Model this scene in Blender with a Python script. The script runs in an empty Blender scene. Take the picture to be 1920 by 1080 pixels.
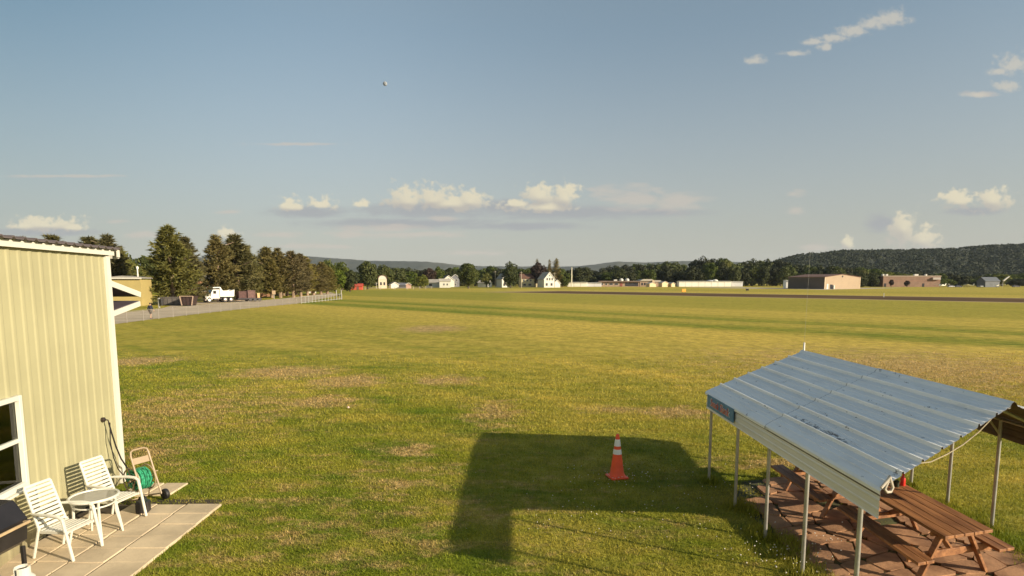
import bpy, math, random
import numpy as np
from mathutils import Vector, Matrix
R = math.radians
random.seed(7)
scene = bpy.context.scene
col = scene.collection

# ------------------------------------------------------------------ camera
CAM_H, FPX, HZ = 4.0, 1150.0, 527.0
PITCH = math.atan(FPX / 10000.0)
cam = bpy.data.cameras.new("camera")
cam.sensor_width = 36.0
cam.lens = FPX / 1920.0 * 36.0
cam.shift_y = (HZ + FPX * math.tan(PITCH) - 540.0) / 1920.0
cam.clip_start, cam.clip_end = 0.1, 30000.0
cam_ob = bpy.data.objects.new("camera", cam)
col.objects.link(cam_ob)
cam_ob.location = (0, 0, CAM_H)
cam_ob.rotation_euler = (math.pi / 2 - PITCH, 0, 0)
scene.camera = cam_ob

# ------------------------------------------------------------------ light, exposure
SUN_AZ = math.atan2(0.889, -0.458)          # compass-like angle from +Y towards +X
SUN_EL = R(18.9)
SUN_STRENGTH, SKY_STRENGTH, EXPOSURE = 5.0, 0.07, 0.60
SUN_COL = (1.0, 0.86, 0.65)
sun = bpy.data.lights.new("sun", 'SUN')
sun.energy, sun.angle, sun.color = SUN_STRENGTH, R(0.55), SUN_COL
sun_ob = bpy.data.objects.new("sun", sun)
col.objects.link(sun_ob)
sun_dir = Vector((math.sin(SUN_AZ) * math.cos(SUN_EL), math.cos(SUN_AZ) * math.cos(SUN_EL), math.sin(SUN_EL)))
sun_ob.location = sun_dir * 60
sun_ob.rotation_euler = sun_dir.to_track_quat('Z', 'Y').to_euler()
scene.view_settings.view_transform = 'Standard'
scene.view_settings.look = 'None'
scene.view_settings.exposure = EXPOSURE
scene.view_settings.gamma = 1.0
scene.cycles.max_bounces = 6
scene.cycles.transparent_max_bounces = 8
scene.cycles.volume_bounces = 0
scene.cycles.use_denoising = True
scene.cycles.sample_clamp_indirect = 6.0

# ------------------------------------------------------------------ node helpers
def nd(nt, typ, ins=None, **props):
    n = nt.nodes.new(typ)
    for k, v in props.items():
        setattr(n, k, v)
    for k, v in (ins or {}).items():
        s = n.inputs[k]
        if isinstance(v, bpy.types.NodeSocket):
            nt.links.new(v, s)
        else:
            s.default_value = v
    return n
def mth(nt, op, a, b=0.0, c=0.0, clamp=False):
    return nd(nt, 'ShaderNodeMath', {0: a, 1: b, 2: c}, operation=op, use_clamp=clamp).outputs[0]
def vec(nt, op, a, b=(0, 0, 0)):
    n = nd(nt, 'ShaderNodeVectorMath', {0: a, 1: b}, operation=op)
    return n.outputs['Value'] if op in ('LENGTH', 'DOT_PRODUCT', 'DISTANCE') else n.outputs[0]
def noise(nt, v, scale, detail=4.0, rough=0.55, dist=0.0):
    return nd(nt, 'ShaderNodeTexNoise', {'Vector': v, 'Scale': scale, 'Detail': detail, 'Roughness': rough, 'Distortion': dist}).outputs[0]
def rng(nt, v, a, b, c=0.0, d=1.0, smooth=True):
    return nd(nt, 'ShaderNodeMapRange', {'Value': v, 'From Min': a, 'From Max': b, 'To Min': c, 'To Max': d},
              interpolation_type='SMOOTHSTEP' if smooth else 'LINEAR').outputs[0]
def mix(nt, f, a, b, bt='MIX'):
    def c4(x):
        return (*x, 1.0) if isinstance(x, tuple) and len(x) == 3 else x
    n = nd(nt, 'ShaderNodeMix', data_type='RGBA', blend_type=bt)
    for i, v in ((0, f), (6, c4(a)), (7, c4(b))):
        if isinstance(v, bpy.types.NodeSocket):
            nt.links.new(v, n.inputs[i])
        else:
            n.inputs[i].default_value = v
    return n.outputs[2]
def xyz(nt, x, y, z):
    return nd(nt, 'ShaderNodeCombineXYZ', {0: x, 1: y, 2: z}).outputs[0]

# ------------------------------------------------------------------ world: sky, clouds
world = bpy.data.worlds.new("World")
scene.world = world
world.use_nodes = True
W = world.node_tree
W.nodes.clear()
sky = nd(W, 'ShaderNodeTexSky', sky_type='NISHITA', sun_disc=False, sun_elevation=SUN_EL, sun_rotation=SUN_AZ,
         altitude=100.0, air_density=1.0, dust_density=1.0, ozone_density=2.2)
wdir = nd(W, 'ShaderNodeTexCoord').outputs['Generated']
sep = nd(W, 'ShaderNodeSeparateXYZ', {0: wdir})
ysafe = mth(W, 'MAXIMUM', sep.outputs[1], 0.05)
cu = mth(W, 'DIVIDE', sep.outputs[0], ysafe)          # clouds are laid out by bearing and height above the northern horizon
cv = mth(W, 'DIVIDE', sep.outputs[2], ysafe)
cuv = xyz(W, cu, cv, 0.0)
def uv(px, py):
    d = Vector((0, math.cos(PITCH), -math.sin(PITCH))) + Vector(((px - 960) / FPX, 0, 0)) + Vector((0, math.sin(PITCH), math.cos(PITCH))) * ((HZ + FPX * math.tan(PITCH) - py) / FPX)
    return d.x / d.y, d.z / d.y
def blob_field(blobs, p_u, p_v):
    out = None
    for px, py, a, bt, bb in blobs:
        u0, v0 = uv(px, py)
        du = mth(W, 'DIVIDE', mth(W, 'SUBTRACT', p_u, u0), a / FPX)
        dv = mth(W, 'SUBTRACT', p_v, v0)
        m = mth(W, 'MAXIMUM', mth(W, 'DIVIDE', dv, bt / FPX), mth(W, 'DIVIDE', dv, -bb / FPX))
        d = mth(W, 'SQRT', mth(W, 'ADD', mth(W, 'MULTIPLY', du, du), mth(W, 'MULTIPLY', m, m)))
        val = mth(W, 'SUBTRACT', 1.0, d)
        out = val if out is None else mth(W, 'SMOOTH_MAX', out, val, 0.12)
    return out
CUMULUS = [(765, 378, 46, 34, 15), (812, 376, 54, 35, 15), (882, 378, 36, 28, 15), (845, 382, 80, 22, 15),
           (1012, 368, 40, 27, 24), (1060, 372, 32, 28, 24), (1020, 388, 80, 14, 12), (975, 382, 34, 12, 10),
           (545, 388, 30, 16, 9), (600, 386, 30, 20, 10), (676, 383, 20, 10, 7),
           (85, 422, 72, 20, 12), (50, 424, 40, 12, 9), (135, 426, 34, 9, 7),
           (1695, 428, 30, 32, 45), (1730, 450, 36, 32, 30), (1800, 378, 50, 22, 14), (1862, 376, 36, 26, 24),
           (425, 440, 26, 18, 26), (1590, 455, 14, 16, 18)]
STREAKS = [(1665, 36, 46, 20, 14), (1632, 46, 34, 14, 12), (1598, 60, 38, 16, 12), (1560, 72, 40, 9, 8), (1530, 78, 30, 7, 6), (1495, 100, 34, 7, 6), (1545, 90, 16, 10, 8),
           (1905, 122, 46, 26, 18), (1870, 134, 30, 10, 8), (1888, 162, 34, 12, 10), (1835, 178, 30, 7, 6), (1415, 114, 22, 11, 9)]
WISPS = [(1130, 356, 30, 14, 12), (1190, 374, 60, 26, 22), (1270, 380, 55, 20, 20), (720, 428, 90, 9, 8),
         (830, 410, 34, 6, 6), (780, 440, 120, 7, 6), (660, 440, 60, 7, 6), (520, 440, 50, 6, 5), (270, 440, 40, 7, 7),
         (215, 416, 26, 5, 4), (1490, 364, 18, 9, 7), (1490, 396, 16, 7, 7), (600, 462, 80, 6, 5), (890, 474, 70, 6, 5),
         (430, 398, 24, 4, 4), (1530, 464, 40, 8, 8), (1840, 176, 40, 5, 5), (560, 270, 90, 3, 3), (120, 330, 120, 3, 3)]
UNDER = [(800, 394, 140, 16, 18), (580, 398, 80, 12, 12), (1060, 398, 190, 14, 14), (1220, 398, 110, 8, 8), (760, 418, 200, 10, 12),
         (940, 390, 60, 16, 10), (80, 436, 110, 10, 8), (1830, 396, 60, 8, 8), (1650, 420, 30, 20, 16), (980, 424, 120, 8, 8)]
n_fine = noise(W, vec(W, 'MULTIPLY', cuv, (1.0, 1.2, 1.0)), 70.0, 7.0, 0.6)
n_big = noise(W, vec(W, 'MULTIPLY', cuv, (1.0, 1.3, 1.0)), 24.0, 3.0, 0.5)
n_wisp = noise(W, vec(W, 'MULTIPLY', cuv, (1.0, 4.0, 1.0)), 24.0, 6.0, 0.6, 0.4)
warp = mth(W, 'ADD', mth(W, 'MULTIPLY', mth(W, 'SUBTRACT', n_fine, 0.5), 2.6), mth(W, 'MULTIPLY', mth(W, 'SUBTRACT', n_big, 0.5), 1.5))
cf = mth(W, 'ADD', blob_field(CUMULUS, cu, cv), warp)
cf_up = mth(W, 'ADD', blob_field(CUMULUS, mth(W, 'ADD', cu, 0.004), mth(W, 'ADD', cv, 0.010)), warp)
cmask = rng(W, cf, -0.06, 0.58)
clit = rng(W, mth(W, 'SUBTRACT', cf, cf_up), -0.35, 0.55)
wf = mth(W, 'ADD', blob_field(WISPS, cu, cv), mth(W, 'MULTIPLY', mth(W, 'SUBTRACT', n_wisp, 0.5), 2.6))
wmask = mth(W, 'MULTIPLY', rng(W, wf, -0.25, 0.8), 0.62)
uf = mth(W, 'ADD', blob_field(UNDER, cu, cv), mth(W, 'MULTIPLY', mth(W, 'SUBTRACT', n_wisp, 0.5), 1.2))
umask = mth(W, 'MULTIPLY', rng(W, uf, -0.35, 0.7), 0.85)
sf = mth(W, 'ADD', blob_field(STREAKS, cu, cv), mth(W, 'ADD', mth(W, 'MULTIPLY', mth(W, 'SUBTRACT', n_fine, 0.5), 2.2), mth(W, 'MULTIPLY', mth(W, 'SUBTRACT', n_big, 0.5), 1.0)))
smask = mth(W, 'MULTIPLY', rng(W, sf, -0.05, 0.85), 0.72)
front = rng(W, sep.outputs[1], 0.1, 0.3)
S = SKY_STRENGTH
skyc = nd(W, 'ShaderNodeHueSaturation', {'Saturation': 0.80, 'Value': 1.0, 'Color': sky.outputs[0]}).outputs[0]
# the haze of a summer evening whitens the lowest air
hz_f = rng(W, sep.outputs[2], -0.02, 0.36, 1.0, 0.0, smooth=False)
hz_f = mth(W, 'MULTIPLY', mth(W, 'POWER', hz_f, 1.3), 0.95)
hi_f = rng(W, sep.outputs[2], 0.08, 0.46, smooth=False)
skyc = mix(W, 1.0, skyc, mix(W, hi_f, (1.0, 1.0, 1.0), (1.34, 1.36, 1.20)), 'MULTIPLY')
skyc = mix(W, 1.0, skyc, (0.98, 1.015, 0.985), 'MULTIPLY')
lf = mth(W, 'MULTIPLY', rng(W, cu, -0.15, -0.90), rng(W, sep.outputs[1], 0.0, 0.2))
skyc = mix(W, 1.0, skyc, mix(W, lf, (1.16, 1.11, 1.10), (0.60, 0.70, 0.74)), 'MULTIPLY')
skyc = mix(W, hz_f, skyc, (4.7, 4.5, 3.9))
c1 = mix(W, mth(W, 'MULTIPLY', umask, front), skyc, (3.6, 3.7, 3.85))
c2 = mix(W, mth(W, 'MULTIPLY', wmask, front), c1, (5.8, 5.1, 4.4))
c2 = mix(W, mth(W, 'MULTIPLY', smask, front), c2, (5.9, 5.5, 4.7))
ccol = mix(W, clit, (5.0, 4.6, 4.0), (7.6, 6.8, 4.9))
c3 = mix(W, mth(W, 'MULTIPLY', mth(W, 'MULTIPLY', cmask, 0.88), front), c2, ccol)
bg = nd(W, 'ShaderNodeBackground', {'Color': c3, 'Strength': S})
W.links.new(bg.outputs[0], nd(W, 'ShaderNodeOutputWorld').inputs['Surface'])

# ------------------------------------------------------------------ picture-to-ground helper used to read real places off the photograph
_f = Vector((0, math.cos(PITCH), -math.sin(PITCH)))
_u = Vector((0, math.sin(PITCH), math.cos(PITCH)))
def ray(px, py):
    return _f + Vector((1, 0, 0)) * ((px - 960) / FPX) + _u * ((HZ + FPX * math.tan(PITCH) - py) / FPX)
def gp(px, py, z=0.0):
    d = ray(px, py)
    return Vector((0, 0, CAM_H)) + d * ((z - CAM_H) / d.z)
def at(px, py, Y):
    d = ray(px, py)
    return Vector((0, 0, CAM_H)) + d * (Y / d.y)

# ------------------------------------------------------------------ objects helpers
def tag(o, label=None, cat=None, group=None, kind=None):
    if label: o['label'] = label
    if cat: o['category'] = cat
    if group: o['group'] = group
    if kind: o['kind'] = kind
    return o
def thing(name, label, cat, loc=(0, 0, 0), rz=0.0, group=None):
    o = bpy.data.objects.new(name, None)
    col.objects.link(o)
    o.empty_display_size = 0.2
    o.location = loc
    o.rotation_euler = (0, 0, rz)
    return tag(o, label, cat, group)
def copy_tree(o, parent=None):
    c = o.copy()
    col.objects.link(c)
    c.parent = parent
    for ch in [x for x in list(o.children)]:
        copy_tree(ch, c)
    return c

class MB:
    """collects faces of one mesh"""
    def __init__(s):
        s.v, s.f = [], []
    def add(s, verts, faces):
        n = len(s.v)
        s.v += [tuple(p) for p in verts]
        s.f += [tuple(i + n for i in fc) for fc in faces]
        return s
    def box(s, c, d, rz=0.0, mat=None):
        hx, hy, hz = d[0] / 2, d[1] / 2, d[2] / 2
        M = Matrix.Translation(c) @ Matrix.Rotation(rz, 4, 'Z') if mat is None else Matrix.Translation(c) @ mat
        pts = [M @ Vector((x, y, z)) for z in (-hz, hz) for y in (-hy, hy) for x in (-hx, hx)]
        return s.add(pts, [(0, 2, 3, 1), (4, 5, 7, 6), (0, 1, 5, 4), (2, 6, 7, 3), (0, 4, 6, 2), (1, 3, 7, 5)])
    def bbox(s, c, d, bev=0.01, mat=None):
        """box with chamfered edges (all twelve)"""
        hx, hy, hz = d[0] / 2, d[1] / 2, d[2] / 2
        b = min(bev, hx * .9, hy * .9, hz * .9)
        M = Matrix.Translation(c) @ (mat or Matrix.Identity(4))
        pts, idx = [], {}
        for sx in (-1, 1):
            for sy in (-1, 1):
                for sz in (-1, 1):
                    for a in range(3):
                        q = [sx * (hx - b), sy * (hy - b), sz * (hz - b)]
                        q[a] = (sx * hx, sy * hy, sz * hz)[a]
                        idx[sx, sy, sz, a] = len(pts)
                        pts.append(M @ Vector(q))
        fs = []
        for a in range(3):
            o1, o2 = [k for k in range(3) if k != a]
            for sg in (-1, 1):
                ring = []
                for t1, t2 in ((-1, -1), (1, -1), (1, 1), (-1, 1)):
                    k = [0, 0, 0]; k[a] = sg; k[o1] = t1; k[o2] = t2
                    ring.append(idx[(*k, a)])
                fs.append(tuple(ring))
        for a in range(3):
            o1, o2 = [k for k in range(3) if k != a]
            for t1 in (-1, 1):
                for t2 in (-1, 1):
                    k0 = [0, 0, 0]; k0[a] = -1; k0[o1] = t1; k0[o2] = t2
                    k1 = list(k0); k1[a] = 1
                    fs.append((idx[(*k0, o1)], idx[(*k1, o1)], idx[(*k1, o2)], idx[(*k0, o2)]))
        for sx in (-1, 1):
            for sy in (-1, 1):
                for sz in (-1, 1):
                    fs.append(tuple(idx[sx, sy, sz, a] for a in range(3)))
        return s.add(pts, fs)
    def bar(s, p0, p1, w, h, up=(0, 0, 1), bev=0.0):
        p0, p1 = Vector(p0), Vector(p1)
        d = (p1 - p0)
        L = d.length
        x = d.normalized()
        upv = Vector(up)
        y = upv.cross(x)
        if y.length < 1e-4:
            y = Vector((0, 1, 0)).cross(x)
        y.normalize()
        z = x.cross(y)
        M = Matrix((x, y, z)).transposed().to_4x4()
        return s.bbox((p0 + p1) / 2, (L, w, h), bev, M) if bev else s.box((p0 + p1) / 2, (L, w, h), mat=M)
    def tube(s, pts, r, n=8, caps=True, closed=False):
        pts = [Vector(p) for p in pts]
        k = len(pts)
        rr = r if isinstance(r, (list, tuple)) else [r] * k
        rings, prev = [], None
        for i, p in enumerate(pts):
            if closed:
                t = pts[(i + 1) % k] - pts[i - 1]
            else:
                t = pts[min(i + 1, k - 1)] - pts[max(i - 1, 0)]
            t = t.normalized()
            if prev is None:
                a = t.cross(Vector((0, 0, 1)))
                if a.length < 0.05:
                    a = t.cross(Vector((0, 1, 0)))
            else:
                a = prev - t * prev.dot(t)
            a = a.normalized()
            prev = a
            b = t.cross(a)
            rings.append([p + a * (rr[i] * math.cos(2 * math.pi * j / n)) + b * (rr[i] * math.sin(2 * math.pi * j / n)) for j in range(n)])
        vs = [q for ring in rings for q in ring]
        fs = []
        for i in range(k if closed else k - 1):
            i2 = (i + 1) % k
            for j in range(n):
                j2 = (j + 1) % n
                fs.append((i * n + j, i2 * n + j, i2 * n + j2, i * n + j2))
        if caps and not closed:
            fs.append(tuple(range(n)))
            fs.append(tuple(reversed(range((k - 1) * n, k * n))))
        return s.add(vs, fs)
    def lathe(s, prof, c=(0, 0, 0), n=24, mat=None):
        M = Matrix.Translation(c) @ (mat or Matrix.Identity(4))
        vs, fs = [], []
        for r_, z in prof:
            for j in range(n):
                a = 2 * math.pi * j / n
                vs.append(M @ Vector((r_ * math.cos(a), r_ * math.sin(a), z)))
        for i in range(len(prof) - 1):
            for j in range(n):
                j2 = (j + 1) % n
                fs.append((i * n + j, i * n + j2, (i + 1) * n + j2, (i + 1) * n + j))
        fs.append(tuple(reversed(range(n))))
        fs.append(tuple(range((len(prof) - 1) * n, len(prof) * n)))
        return s.add(vs, fs)
    def prism(s, poly, z0, z1):
        n = len(poly)
        vs = [(p[0], p[1], z0) for p in poly] + [(p[0], p[1], z1) for p in poly]
        fs = [tuple(reversed(range(n))), tuple(range(n, 2 * n))]
        fs += [(i, (i + 1) % n, n + (i + 1) % n, n + i) for i in range(n)]
        return s.add(vs, fs)
    def extrude(s, prof, y0, y1, M=None):
        """closed (x,z) profile pushed along y"""
        n = len(prof)
        M = M or Matrix.Identity(4)
        vs = [M @ Vector((p[0], y0, p[1])) for p in prof] + [M @ Vector((p[0], y1, p[1])) for p in prof]
        fs = [tuple(range(n)), tuple(reversed(range(n, 2 * n)))]
        fs += [(i, n + i, n + (i + 1) % n, (i + 1) % n) for i in range(n)]
        return s.add(vs, fs)
    def build(s, name, m, parent=None, smooth=False, loc=(0, 0, 0), rz=0.0):
        me = bpy.data.meshes.new(name)
        me.from_pydata(s.v, [], s.f)
        me.validate()
        import bmesh
        if len(s.f) < 60000:
            bm = bmesh.new(); bm.from_mesh(me)
            bmesh.ops.recalc_face_normals(bm, faces=bm.faces)
            bm.to_mesh(me); bm.free()
        me.materials.append(m)
        if smooth:
            me.polygons.foreach_set('use_smooth', [True] * len(me.polygons))
            try:
                me.set_sharp_from_angle(angle=R(40))
            except Exception:
                pass
        o = bpy.data.objects.new(name, me)
        col.objects.link(o)
        o.location = loc
        o.rotation_euler = (0, 0, rz)
        o.parent = parent
        return o
def np_mesh(name, verts, tris, m, k=3):
    me = bpy.data.meshes.new(name)
    nv, nf = len(verts), len(tris)
    me.vertices.add(nv); me.loops.add(nf * k); me.polygons.add(nf)
    me.vertices.foreach_set('co', np.asarray(verts, np.float32).ravel())
    me.loops.foreach_set('vertex_index', np.asarray(tris, np.int32).ravel())
    me.polygons.foreach_set('loop_start', np.arange(nf, dtype=np.int32) * k)
    me.update(calc_edges=True)
    me.materials.append(m)
    return me
def obj(name, me, parent=None, loc=(0, 0, 0)):
    o = bpy.data.objects.new(name, me)
    col.objects.link(o)
    o.location = loc
    o.parent = parent
    return o

# ------------------------------------------------------------------ materials
MATS = {}
def mat(name, c, rough=0.6, var=0.12, scale=6.0, metal=0.0, bump=0.0, bscale=40.0, spec=0.5, c2=None, stretch=(1, 1, 1), emit=None):
    """plain procedural surface: colour drifting with noise, optional fine bump"""
    if name in MATS: return MATS[name]
    m = bpy.data.materials.new(name)
    m.use_nodes = True
    nt = m.node_tree
    nt.nodes.clear()
    co = nd(nt, 'ShaderNodeTexCoord').outputs['Object']
    co = vec(nt, 'MULTIPLY', co, stretch)
    n1 = noise(nt, co, scale, 5.0, 0.6)
    dark = tuple(x * (1 - var) for x in c)
    lite = c2 or tuple(min(1, x * (1 + var)) for x in c)
    colr = mix(nt, rng(nt, n1, 0.32, 0.68), dark, lite)
    p = nd(nt, 'ShaderNodeBsdfPrincipled', {'Base Color': colr, 'Roughness': rough, 'Metallic': metal, 'Specular IOR Level': spec})
    if bump:
        b = nd(nt, 'ShaderNodeBump', {'Height': noise(nt, co, bscale, 4.0, 0.6), 'Strength': bump, 'Distance': 0.02})
        nt.links.new(b.outputs[0], p.inputs['Normal'])
    nt.links.new(p.outputs[0], nd(nt, 'ShaderNodeOutputMaterial').inputs[0])
    MATS[name] = m
    return m
def leaf_mat(name, c1, c2, trans=0.25, rough=0.7):
    """foliage: every leaf or needle tuft its own tint between two leaf colours, some light let through"""
    if name in MATS: return MATS[name]
    m = bpy.data.materials.new(name)
    m.use_nodes = True
    nt = m.node_tree
    nt.nodes.clear()
    r1 = nd(nt, 'ShaderNodeNewGeometry').outputs['Random Per Island']
    pos = nd(nt, 'ShaderNodeTexCoord').outputs['Object']
    r2 = noise(nt, pos, 0.45, 3.0, 0.6)
    oi = nd(nt, 'ShaderNodeObjectInfo').outputs['Random']
    f = mth(nt, 'ADD', mth(nt, 'MULTIPLY', r1, 0.55), mth(nt, 'MULTIPLY', rng(nt, r2, 0.3, 0.7), 0.45))
    cc = mix(nt, f, c1, c2)
    hs = nd(nt, 'ShaderNodeHueSaturation', {'Hue': mth(nt, 'ADD', 0.492, mth(nt, 'MULTIPLY', oi, 0.02)),
            'Saturation': mth(nt, 'ADD', 0.85, mth(nt, 'MULTIPLY', oi, 0.25)), 'Value': mth(nt, 'ADD', 0.82, mth(nt, 'MULTIPLY', oi, 0.28)), 'Color': cc}).outputs[0]
    p = nd(nt, 'ShaderNodeBsdfPrincipled', {'Base Color': hs, 'Roughness': rough, 'Specular IOR Level': 0.25})
    t = nd(nt, 'ShaderNodeBsdfTranslucent', {'Color': hs})
    ms = nd(nt, 'ShaderNodeMixShader', {0: trans, 1: p.outputs[0], 2: t.outputs[0]})
    nt.links.new(ms.outputs[0], nd(nt, 'ShaderNodeOutputMaterial').inputs[0])
    MATS[name] = m
    return m

# ------------------------------------------------------------------ ground colours, shared by the turf sheet and the grass blades
PATCHES = [(535, 698, 90, 11, 1.0), (650, 715, 68, 12, 1.0), (600, 753, 74, 11, .9), (812, 616, 56, 6, .9), (835, 713, 56, 8, .8), (262, 677, 60, 8, 1.0),
           (1270, 773, 70, 10, .95), (1150, 768, 60, 6, .5), (765, 846, 60, 12, .5), (925, 775, 50, 22, .5), (330, 770, 170, 40, .36),
           (1720, 690, 320, 40, .6), (640, 1000, 150, 60, .08), (1455, 868, 90, 12, .55), (720, 905, 90, 24, .15), (290, 845, 70, 40, .40)]
def turf_color(nt):
    pos = nd(nt, 'ShaderNodeNewGeometry').outputs['Position']
    sp = nd(nt, 'ShaderNodeSeparateXYZ', {0: pos})
    flat = xyz(nt, sp.outputs[0], sp.outputs[1], 0.0)
    s = mth(nt, 'ADD', mth(nt, 'MULTIPLY', sp.outputs[0], 0.730), mth(nt, 'MULTIPLY', sp.outputs[1], 0.683))
    t = mth(nt, 'ADD', mth(nt, 'MULTIPLY', sp.outputs[0], -0.683), mth(nt, 'MULTIPLY', sp.outputs[1], 0.730))
    mow = xyz(nt, mth(nt, 'MULTIPLY', s, 1.0), mth(nt, 'MULTIPLY', t, 0.07), 0.0)
    wob = mth(nt, 'MULTIPLY', mth(nt, 'SUBTRACT', noise(nt, flat, 0.06, 2.0), 0.5), 1.6)
    sw = mth(nt, 'ADD', s, wob)
    cr = nd(nt, 'ShaderNodeValToRGB', {0: mth(nt, 'DIVIDE', sw, 400.0)})
    ramp = [(0, .10), (28, .12), (36, .40), (46.5, .50), (48.5, .02), (52.5, .04), (54, .48), (58, .45), (59.2, .02), (62, .05), (64.5, .50), (66.2, .12), (67.4, .62), (74.5, .66), (75.4, .36), (76.3, .68), (80, .68), (84, .34), (108, .26), (110, .42), (112, .26), (142, .32), (146, .62), (150, .6), (186, .7), (215, .62), (235, .35), (300, .55), (400, .5)]
    el = cr.color_ramp.elements
    while len(el) < len(ramp):
        el.new(0.5)
    for e, (a, b) in zip(el, ramp):
        e.position = a / 400.0
    for e, (a, b) in zip(el, ramp):
        e.color = (b, b, b, 1)
    dry = mth(nt, 'MULTIPLY', cr.outputs[0], 1.0)
    far = rng(nt, mth(nt, 'ADD', sp.outputs[1], mth(nt, 'MULTIPLY', sp.outputs[0], 0.55)), 7.0, 32.0, 0.0, 0.38)
    far = mth(nt, 'MULTIPLY', far, rng(nt, s, 44.0, 49.0, 1.0, 0.12))
    dry = mth(nt, 'ADD', mth(nt, 'MULTIPLY', dry, 0.9), far)
    dry = mth(nt, 'ADD', dry, rng(nt, sp.outputs[0], -4.0, 2.5, 0.0, 0.13))  # brighter lit look of the right-hand turf, put into its colour
    nk = rng(nt, sp.outputs[1], 28.0, 75.0, 1.0, 0.30)
    big = noise(nt, flat, 0.16, 4.0, 0.6)
    streak = noise(nt, mow, 0.55, 5.0, 0.65)
    across = noise(nt, xyz(nt, mth(nt, 'MULTIPLY', sp.outputs[0], 0.35), mth(nt, 'MULTIPLY', sp.outputs[1], 1.3), 0.0), 0.8, 6.0, 0.66)
    dry = mth(nt, 'ADD', dry, mth(nt, 'MULTIPLY', mth(nt, 'MULTIPLY', mth(nt, 'SUBTRACT', big, 0.48), 0.95), nk))
    dry = mth(nt, 'ADD', dry, mth(nt, 'MULTIPLY', mth(nt, 'MULTIPLY', mth(nt, 'SUBTRACT', streak, 0.5), 0.95), mth(nt, 'ADD', nk, 0.25)))
    dry = mth(nt, 'ADD', dry, mth(nt, 'MULTIPLY', mth(nt, 'MULTIPLY', mth(nt, 'SUBTRACT', across, 0.5), 1.25), nk))
    nwarp = noise(nt, xyz(nt, mth(nt, 'MULTIPLY', sp.outputs[0], 0.8), mth(nt, 'MULTIPLY', sp.outputs[1], 1.6), 0.0), 1.3, 7.0, 0.78)
    pm = None
    for px, py, a, b, w in PATCHES:
        c0 = gp(px, py); ex = (gp(px + a, py) - c0).length; ey = abs(gp(px, py - b).y - gp(px, py + b).y) / 2
        d = vec(nt, 'LENGTH', vec(nt, 'MULTIPLY', vec(nt, 'SUBTRACT', flat, (c0.x, c0.y, 0)), (1 / ex, 1 / ey, 0)))
        v = mth(nt, 'MULTIPLY', mth(nt, 'SUBTRACT', 1.25, d), w)
        pm = v if pm is None else mth(nt, 'MAXIMUM', pm, v)
    patch = rng(nt, mth(nt, 'ADD', pm, mth(nt, 'MULTIPLY', mth(nt, 'SUBTRACT', nwarp, 0.5), 4.2)), -0.22, 0.72)
    fine = noise(nt, flat, 9.0, 4.0, 0.7)
    dryc = rng(nt, mth(nt, 'ADD', dry, mth(nt, 'MULTIPLY', mth(nt, 'SUBTRACT', fine, 0.5), 0.25)), 0.0, 0.95, smooth=False)
    green = mix(nt, rng(nt, noise(nt, flat, 0.5, 4.0, 0.6), 0.3, 0.7), (0.122, 0.172, 0.013), (0.205, 0.222, 0.015))
    c = mix(nt, dryc, green, (0.520, 0.385, 0.072))
    fleck = mix(nt, rng(nt, noise(nt, flat, 7.0, 4.0, 0.75), 0.36, 0.60), (0.24, 0.165, 0.06), (0.56, 0.385, 0.165))
    c = mix(nt, mth(nt, 'MULTIPLY', patch, 0.9), c, fleck)
    return c, flat, fine, patch
def turf_mat():
    m = bpy.data.materials.new('mown_turf')
    m.use_nodes = True
    nt = m.node_tree
    nt.nodes.clear()
    c, flat, fine, patch = turf_color(nt)
    blade = noise(nt, flat, 34.0, 3.0, 0.7)
    clump = noise(nt, xyz(nt, mth(nt, 'MULTIPLY', nd(nt, 'ShaderNodeSeparateXYZ', {0: flat}).outputs[0], 1.0), mth(nt, 'MULTIPLY', nd(nt, 'ShaderNodeSeparateXYZ', {0: flat}).outputs[1], 0.55), 0.0), 1.7, 6.0, 0.78)
    c = mix(nt, 1.0, c, mix(nt, rng(nt, clump, 0.32, 0.68), (0.74, 0.76, 0.70), (1.30, 1.27, 1.28)), 'MULTIPLY')
    c = mix(nt, 1.0, c, mix(nt, rng(nt, blade, 0.3, 0.7), (0.62, 0.62, 0.62), (1.28, 1.28, 1.28)), 'MULTIPLY')
    h = mth(nt, 'ADD', mth(nt, 'MULTIPLY', noise(nt, flat, 5.0, 6.0, 0.75), 1.0), mth(nt, 'MULTIPLY', blade, 0.35))
    b = nd(nt, 'ShaderNodeBump', {'Height': h, 'Strength': 0.75, 'Distance': 0.12})
    p = nd(nt, 'ShaderNodeBsdfPrincipled', {'Base Color': c, 'Roughness': 0.85, 'Specular IOR Level': 0.12, 'Normal': b.outputs[0]})
    nt.links.new(p.outputs[0], nd(nt, 'ShaderNodeOutputMaterial').inputs[0])
    return m
def blade_mat():
    m = bpy.data.materials.new('grass_blades')
    m.use_nodes = True
    nt = m.node_tree
    nt.nodes.clear()
    c, flat, fine, patch = turf_color(nt)
    r1 = nd(nt, 'ShaderNodeNewGeometry').outputs['Random Per Island']
    c = mix(nt, 1.0, c, mix(nt, r1, (0.76, 0.82, 0.70), (1.45, 1.40, 1.35)), 'MULTIPLY')
    p = nd(nt, 'ShaderNodeBsdfPrincipled', {'Base Color': c, 'Roughness': 0.6, 'Specular IOR Level': 0.2})
    t = nd(nt, 'ShaderNodeBsdfTranslucent', {'Color': c})
    ms = nd(nt, 'ShaderNodeMixShader', {0: 0.35, 1: p.outputs[0], 2: t.outputs[0]})
    nt.links.new(ms.outputs[0], nd(nt, 'ShaderNodeOutputMaterial').inputs[0])
    return m

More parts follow.
